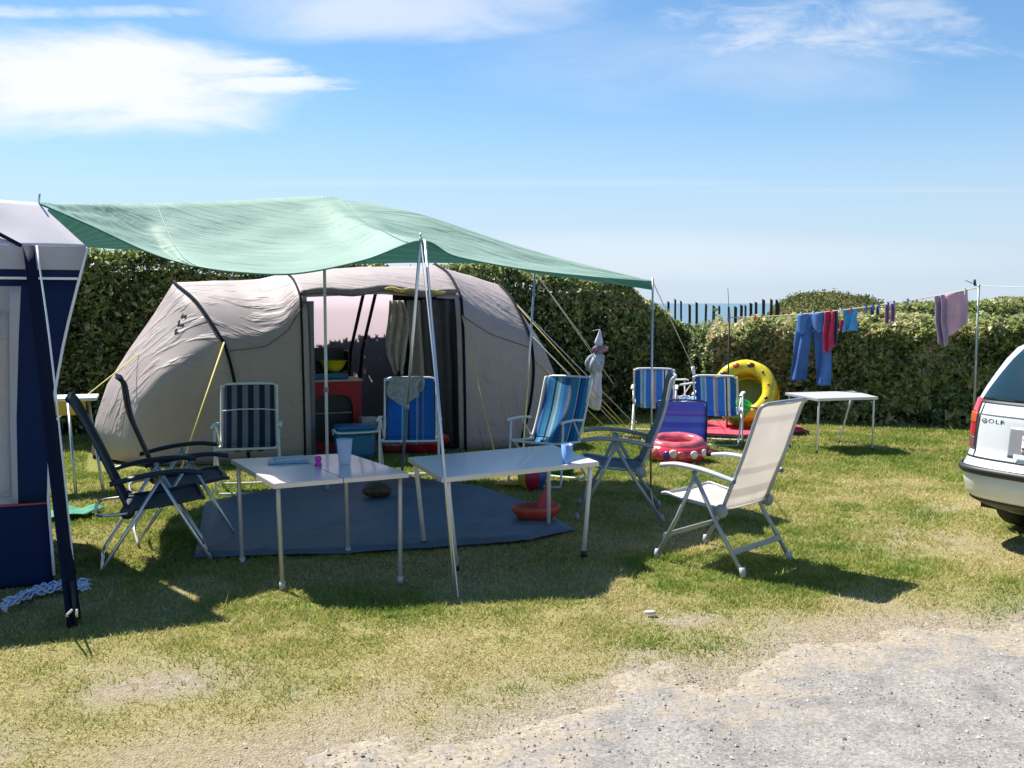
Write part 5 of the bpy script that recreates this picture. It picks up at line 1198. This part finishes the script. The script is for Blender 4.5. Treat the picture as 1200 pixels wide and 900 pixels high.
    for x in (.95,3.5):
        for s_ in (1,-1):
            y=CY+s_*.75
            mb=MB(); mb.lathe([(.19,-.09),(.27,-.095),(.305,-.075),(.31,0),(.305,.075),(.27,.095),(.19,.09)],n=36,axis=lambda p:(p[0],p[2],p[1])); mb.v=[(p[0]+x,p[1]+y,p[2]+.31) for p in mb.v]; wh=mb.build('wheel',TY,t,True)
            mb=MB(); mb.lathe([(.001,.06),(.06,.07),(.17,.055),(.195,.08),(.195,-.08),(.001,-.06)],n=24,axis=lambda p:(p[0],p[2]*s_,p[1])); mb.v=[(p[0]+x,p[1]+y,p[2]+.31) for p in mb.v]; mb.build('rim',ALU,wh,True)
    return t
make_car()
# ================================================================ small pebble/paper on the lawn
g=gz(762,720); mb=MB(); mb.grid(lambda u,v:((lambda a,b:(g[0]+.035*sin(b)*cos(a),g[1]+.02*sin(b)*sin(a),.012+.012*cos(b)))(2*pi*v,pi*u)),8,12)
tag(mb.build('pale_stone',mat('pale_stone',(.55,.52,.46),.9,var=.1)),'single pale stone lying on the lawn below the white table','stone')
# ================================================================ world, sun, camera
SUN=np.array((-.52,.42,1.0)); SUN/=np.linalg.norm(SUN)
el=math.asin(SUN[2]); az=math.atan2(SUN[0],SUN[1])
w=bpy.data.worlds.new('World'); sc.world=w; w.use_nodes=True; nt=w.node_tree; N=nt.nodes; L=nt.links
bg=N['Background']; bg.inputs['Strength'].default_value=.059
sky=N.new('ShaderNodeTexSky'); sky.sky_type='NISHITA'; sky.sun_disc=False; sky.sun_elevation=el; sky.sun_rotation=az % (2*pi)
sky.air_density=1.0; sky.dust_density=.0; sky.ozone_density=4.0; sky.altitude=0
tc=N.new('ShaderNodeTexCoord'); sx=N.new('ShaderNodeSeparateXYZ'); L.new(tc.outputs['Generated'],sx.inputs[0])
def mth(op,a,b=None,c=None,clamp=False):
    n=N.new('ShaderNodeMath'); n.operation=op; n.use_clamp=clamp
    for i,q in enumerate((a,b,c)):
        if q is None: continue
        if isinstance(q,(int,float)): n.inputs[i].default_value=q
        else: L.new(q,n.inputs[i])
    return n.outputs[0]
yy=mth('MAXIMUM',sx.outputs[1],.05)
A_=mth('DIVIDE',sx.outputs[0],yy); E_=mth('DIVIDE',sx.outputs[2],yy)
cv=N.new('ShaderNodeCombineXYZ'); L.new(A_,cv.inputs[0]); L.new(mth('MULTIPLY',E_,3.2),cv.inputs[1])
def wn(scale,det,dist=0,rough=.55,off=(0,0,0)):
    mp=N.new('ShaderNodeMapping'); mp.inputs['Location'].default_value=off; L.new(cv.outputs[0],mp.inputs[0])
    n=N.new('ShaderNodeTexNoise'); n.inputs['Scale'].default_value=scale; n.inputs['Detail'].default_value=det; n.inputs['Distortion'].default_value=dist; n.inputs['Roughness'].default_value=rough
    L.new(mp.outputs[0],n.inputs[0]); return n.outputs[0]
n1=wn(4.5,9,.35,.6); n2=wn(11,8,.6,.65,(3,1,0)); n3=wn(2.2,5,.2,.5,(7,2,0))
def blob(px,py,rx,ry,tilt=0.0):
    a0=(px-600)/1150; r_=ray(px,py); e0=r_[2]/r_[1]; a0=r_[0]/r_[1]
    da=mth('SUBTRACT',A_,a0); de=mth('SUBTRACT',mth('SUBTRACT',E_,e0),mth('MULTIPLY',da,tilt))
    q=mth('ADD',mth('POWER',mth('ABSOLUTE',mth('DIVIDE',da,rx/1150)),2),mth('POWER',mth('ABSOLUTE',mth('DIVIDE',de,ry/1150)),2))
    return mth('SUBTRACT',1,q)   # 1 centre, 0 rim
def cloud(bl,noise,k,lo,hi,op):
    s=mth('ADD',bl,mth('MULTIPLY',mth('SUBTRACT',noise,.5),k))
    mr=N.new('ShaderNodeMapRange'); mr.interpolation_type='SMOOTHSTEP'; mr.inputs['From Min'].default_value=lo; mr.inputs['From Max'].default_value=hi; mr.inputs['To Max'].default_value=op
    L.new(s,mr.inputs[0]); return mr.outputs[0]
layers=[cloud(blob(60,98,300,70,-.02),n1,2.6,-.1,1.0,.97), cloud(blob(300,100,135,14,.0),n2,2.2,.0,.9,.9), cloud(blob(250,78,120,20,-.05),n2,2.6,.1,1.0,.85),
        cloud(blob(470,8,280,42,.02),n1,2.4,-.2,1.2,.6), cloud(blob(960,40,260,40,-.02),n2,3.6,.1,1.7,.6), cloud(blob(820,70,340,70,0),n1,2.2,.1,1.6,.3), cloud(blob(90,14,190,10,0),n2,3,.1,1.5,.6),
        cloud(blob(1060,10,80,20,0),n2,2.4,.0,1.4,.5), cloud(blob(600,214,620,7,0),n3,2.2,.0,1.6,.22), cloud(blob(1000,223,300,5,0),n3,2,.0,1.4,.2),
        cloud(blob(720,300,560,34,0),n3,1.6,-.2,1.4,.34), cloud(blob(120,-130,900,80,0),n1,3,.2,1.4,.7)]
cur=layers[0]
for l in layers[1:]: cur=mth('MAXIMUM',cur,l)
front=mth('GREATER_THAN',sx.outputs[1],.06); cur=mth('MULTIPLY',cur,front)
# deeper blue saturation of the clear sky
hs_=N.new('ShaderNodeHueSaturation'); hs_.inputs['Saturation'].default_value=1.12; hs_.inputs['Hue'].default_value=.497; hs_.inputs['Value'].default_value=1.32; L.new(sky.outputs[0],hs_.inputs['Color'])
mx=N.new('ShaderNodeMix'); mx.data_type='RGBA'; L.new(cur,mx.inputs[0]);  mx.inputs[7].default_value=(8.8,9.0,9.4,1)
hz_=N.new('ShaderNodeMapRange'); hz_.interpolation_type='SMOOTHERSTEP'; hz_.inputs['From Min'].default_value=.25; hz_.inputs['From Max'].default_value=-.02; hz_.inputs['To Min'].default_value=0; hz_.inputs['To Max'].default_value=.88
L.new(sx.outputs[2],hz_.inputs[0])
m0=N.new('ShaderNodeMix'); m0.data_type='RGBA'; L.new(hz_.outputs[0],m0.inputs[0]); L.new(hs_.outputs[0],m0.inputs[6]); m0.inputs[7].default_value=(5.0,6.2,7.8,1)
L.new(m0.outputs[2],mx.inputs[6]); L.new(mx.outputs[2],bg.inputs[0])
sl_=bpy.data.lights.new('sun','SUN'); sl_.energy=5.0; sl_.angle=R(.53); sl_.color=(1,.95,.87)
so_=bpy.data.objects.new('sun',sl_); COL.objects.link(so_)
from mathutils import Vector
so_.rotation_euler=Vector(tuple(SUN)).to_track_quat('Z','Y').to_euler()
so_.location=(-8,8,15)
cam=bpy.data.cameras.new('camera'); cam.lens=36*F/1200; cam.sensor_width=36; cam.clip_end=20000; cam.clip_start=.05
co=bpy.data.objects.new('camera',cam); COL.objects.link(co); co.location=(0,0,H); co.rotation_euler=(pi/2-PITCH,0,0); sc.camera=co
sc.view_settings.view_transform='Standard'; sc.view_settings.look='None'; sc.view_settings.exposure=.95; sc.view_settings.gamma=1
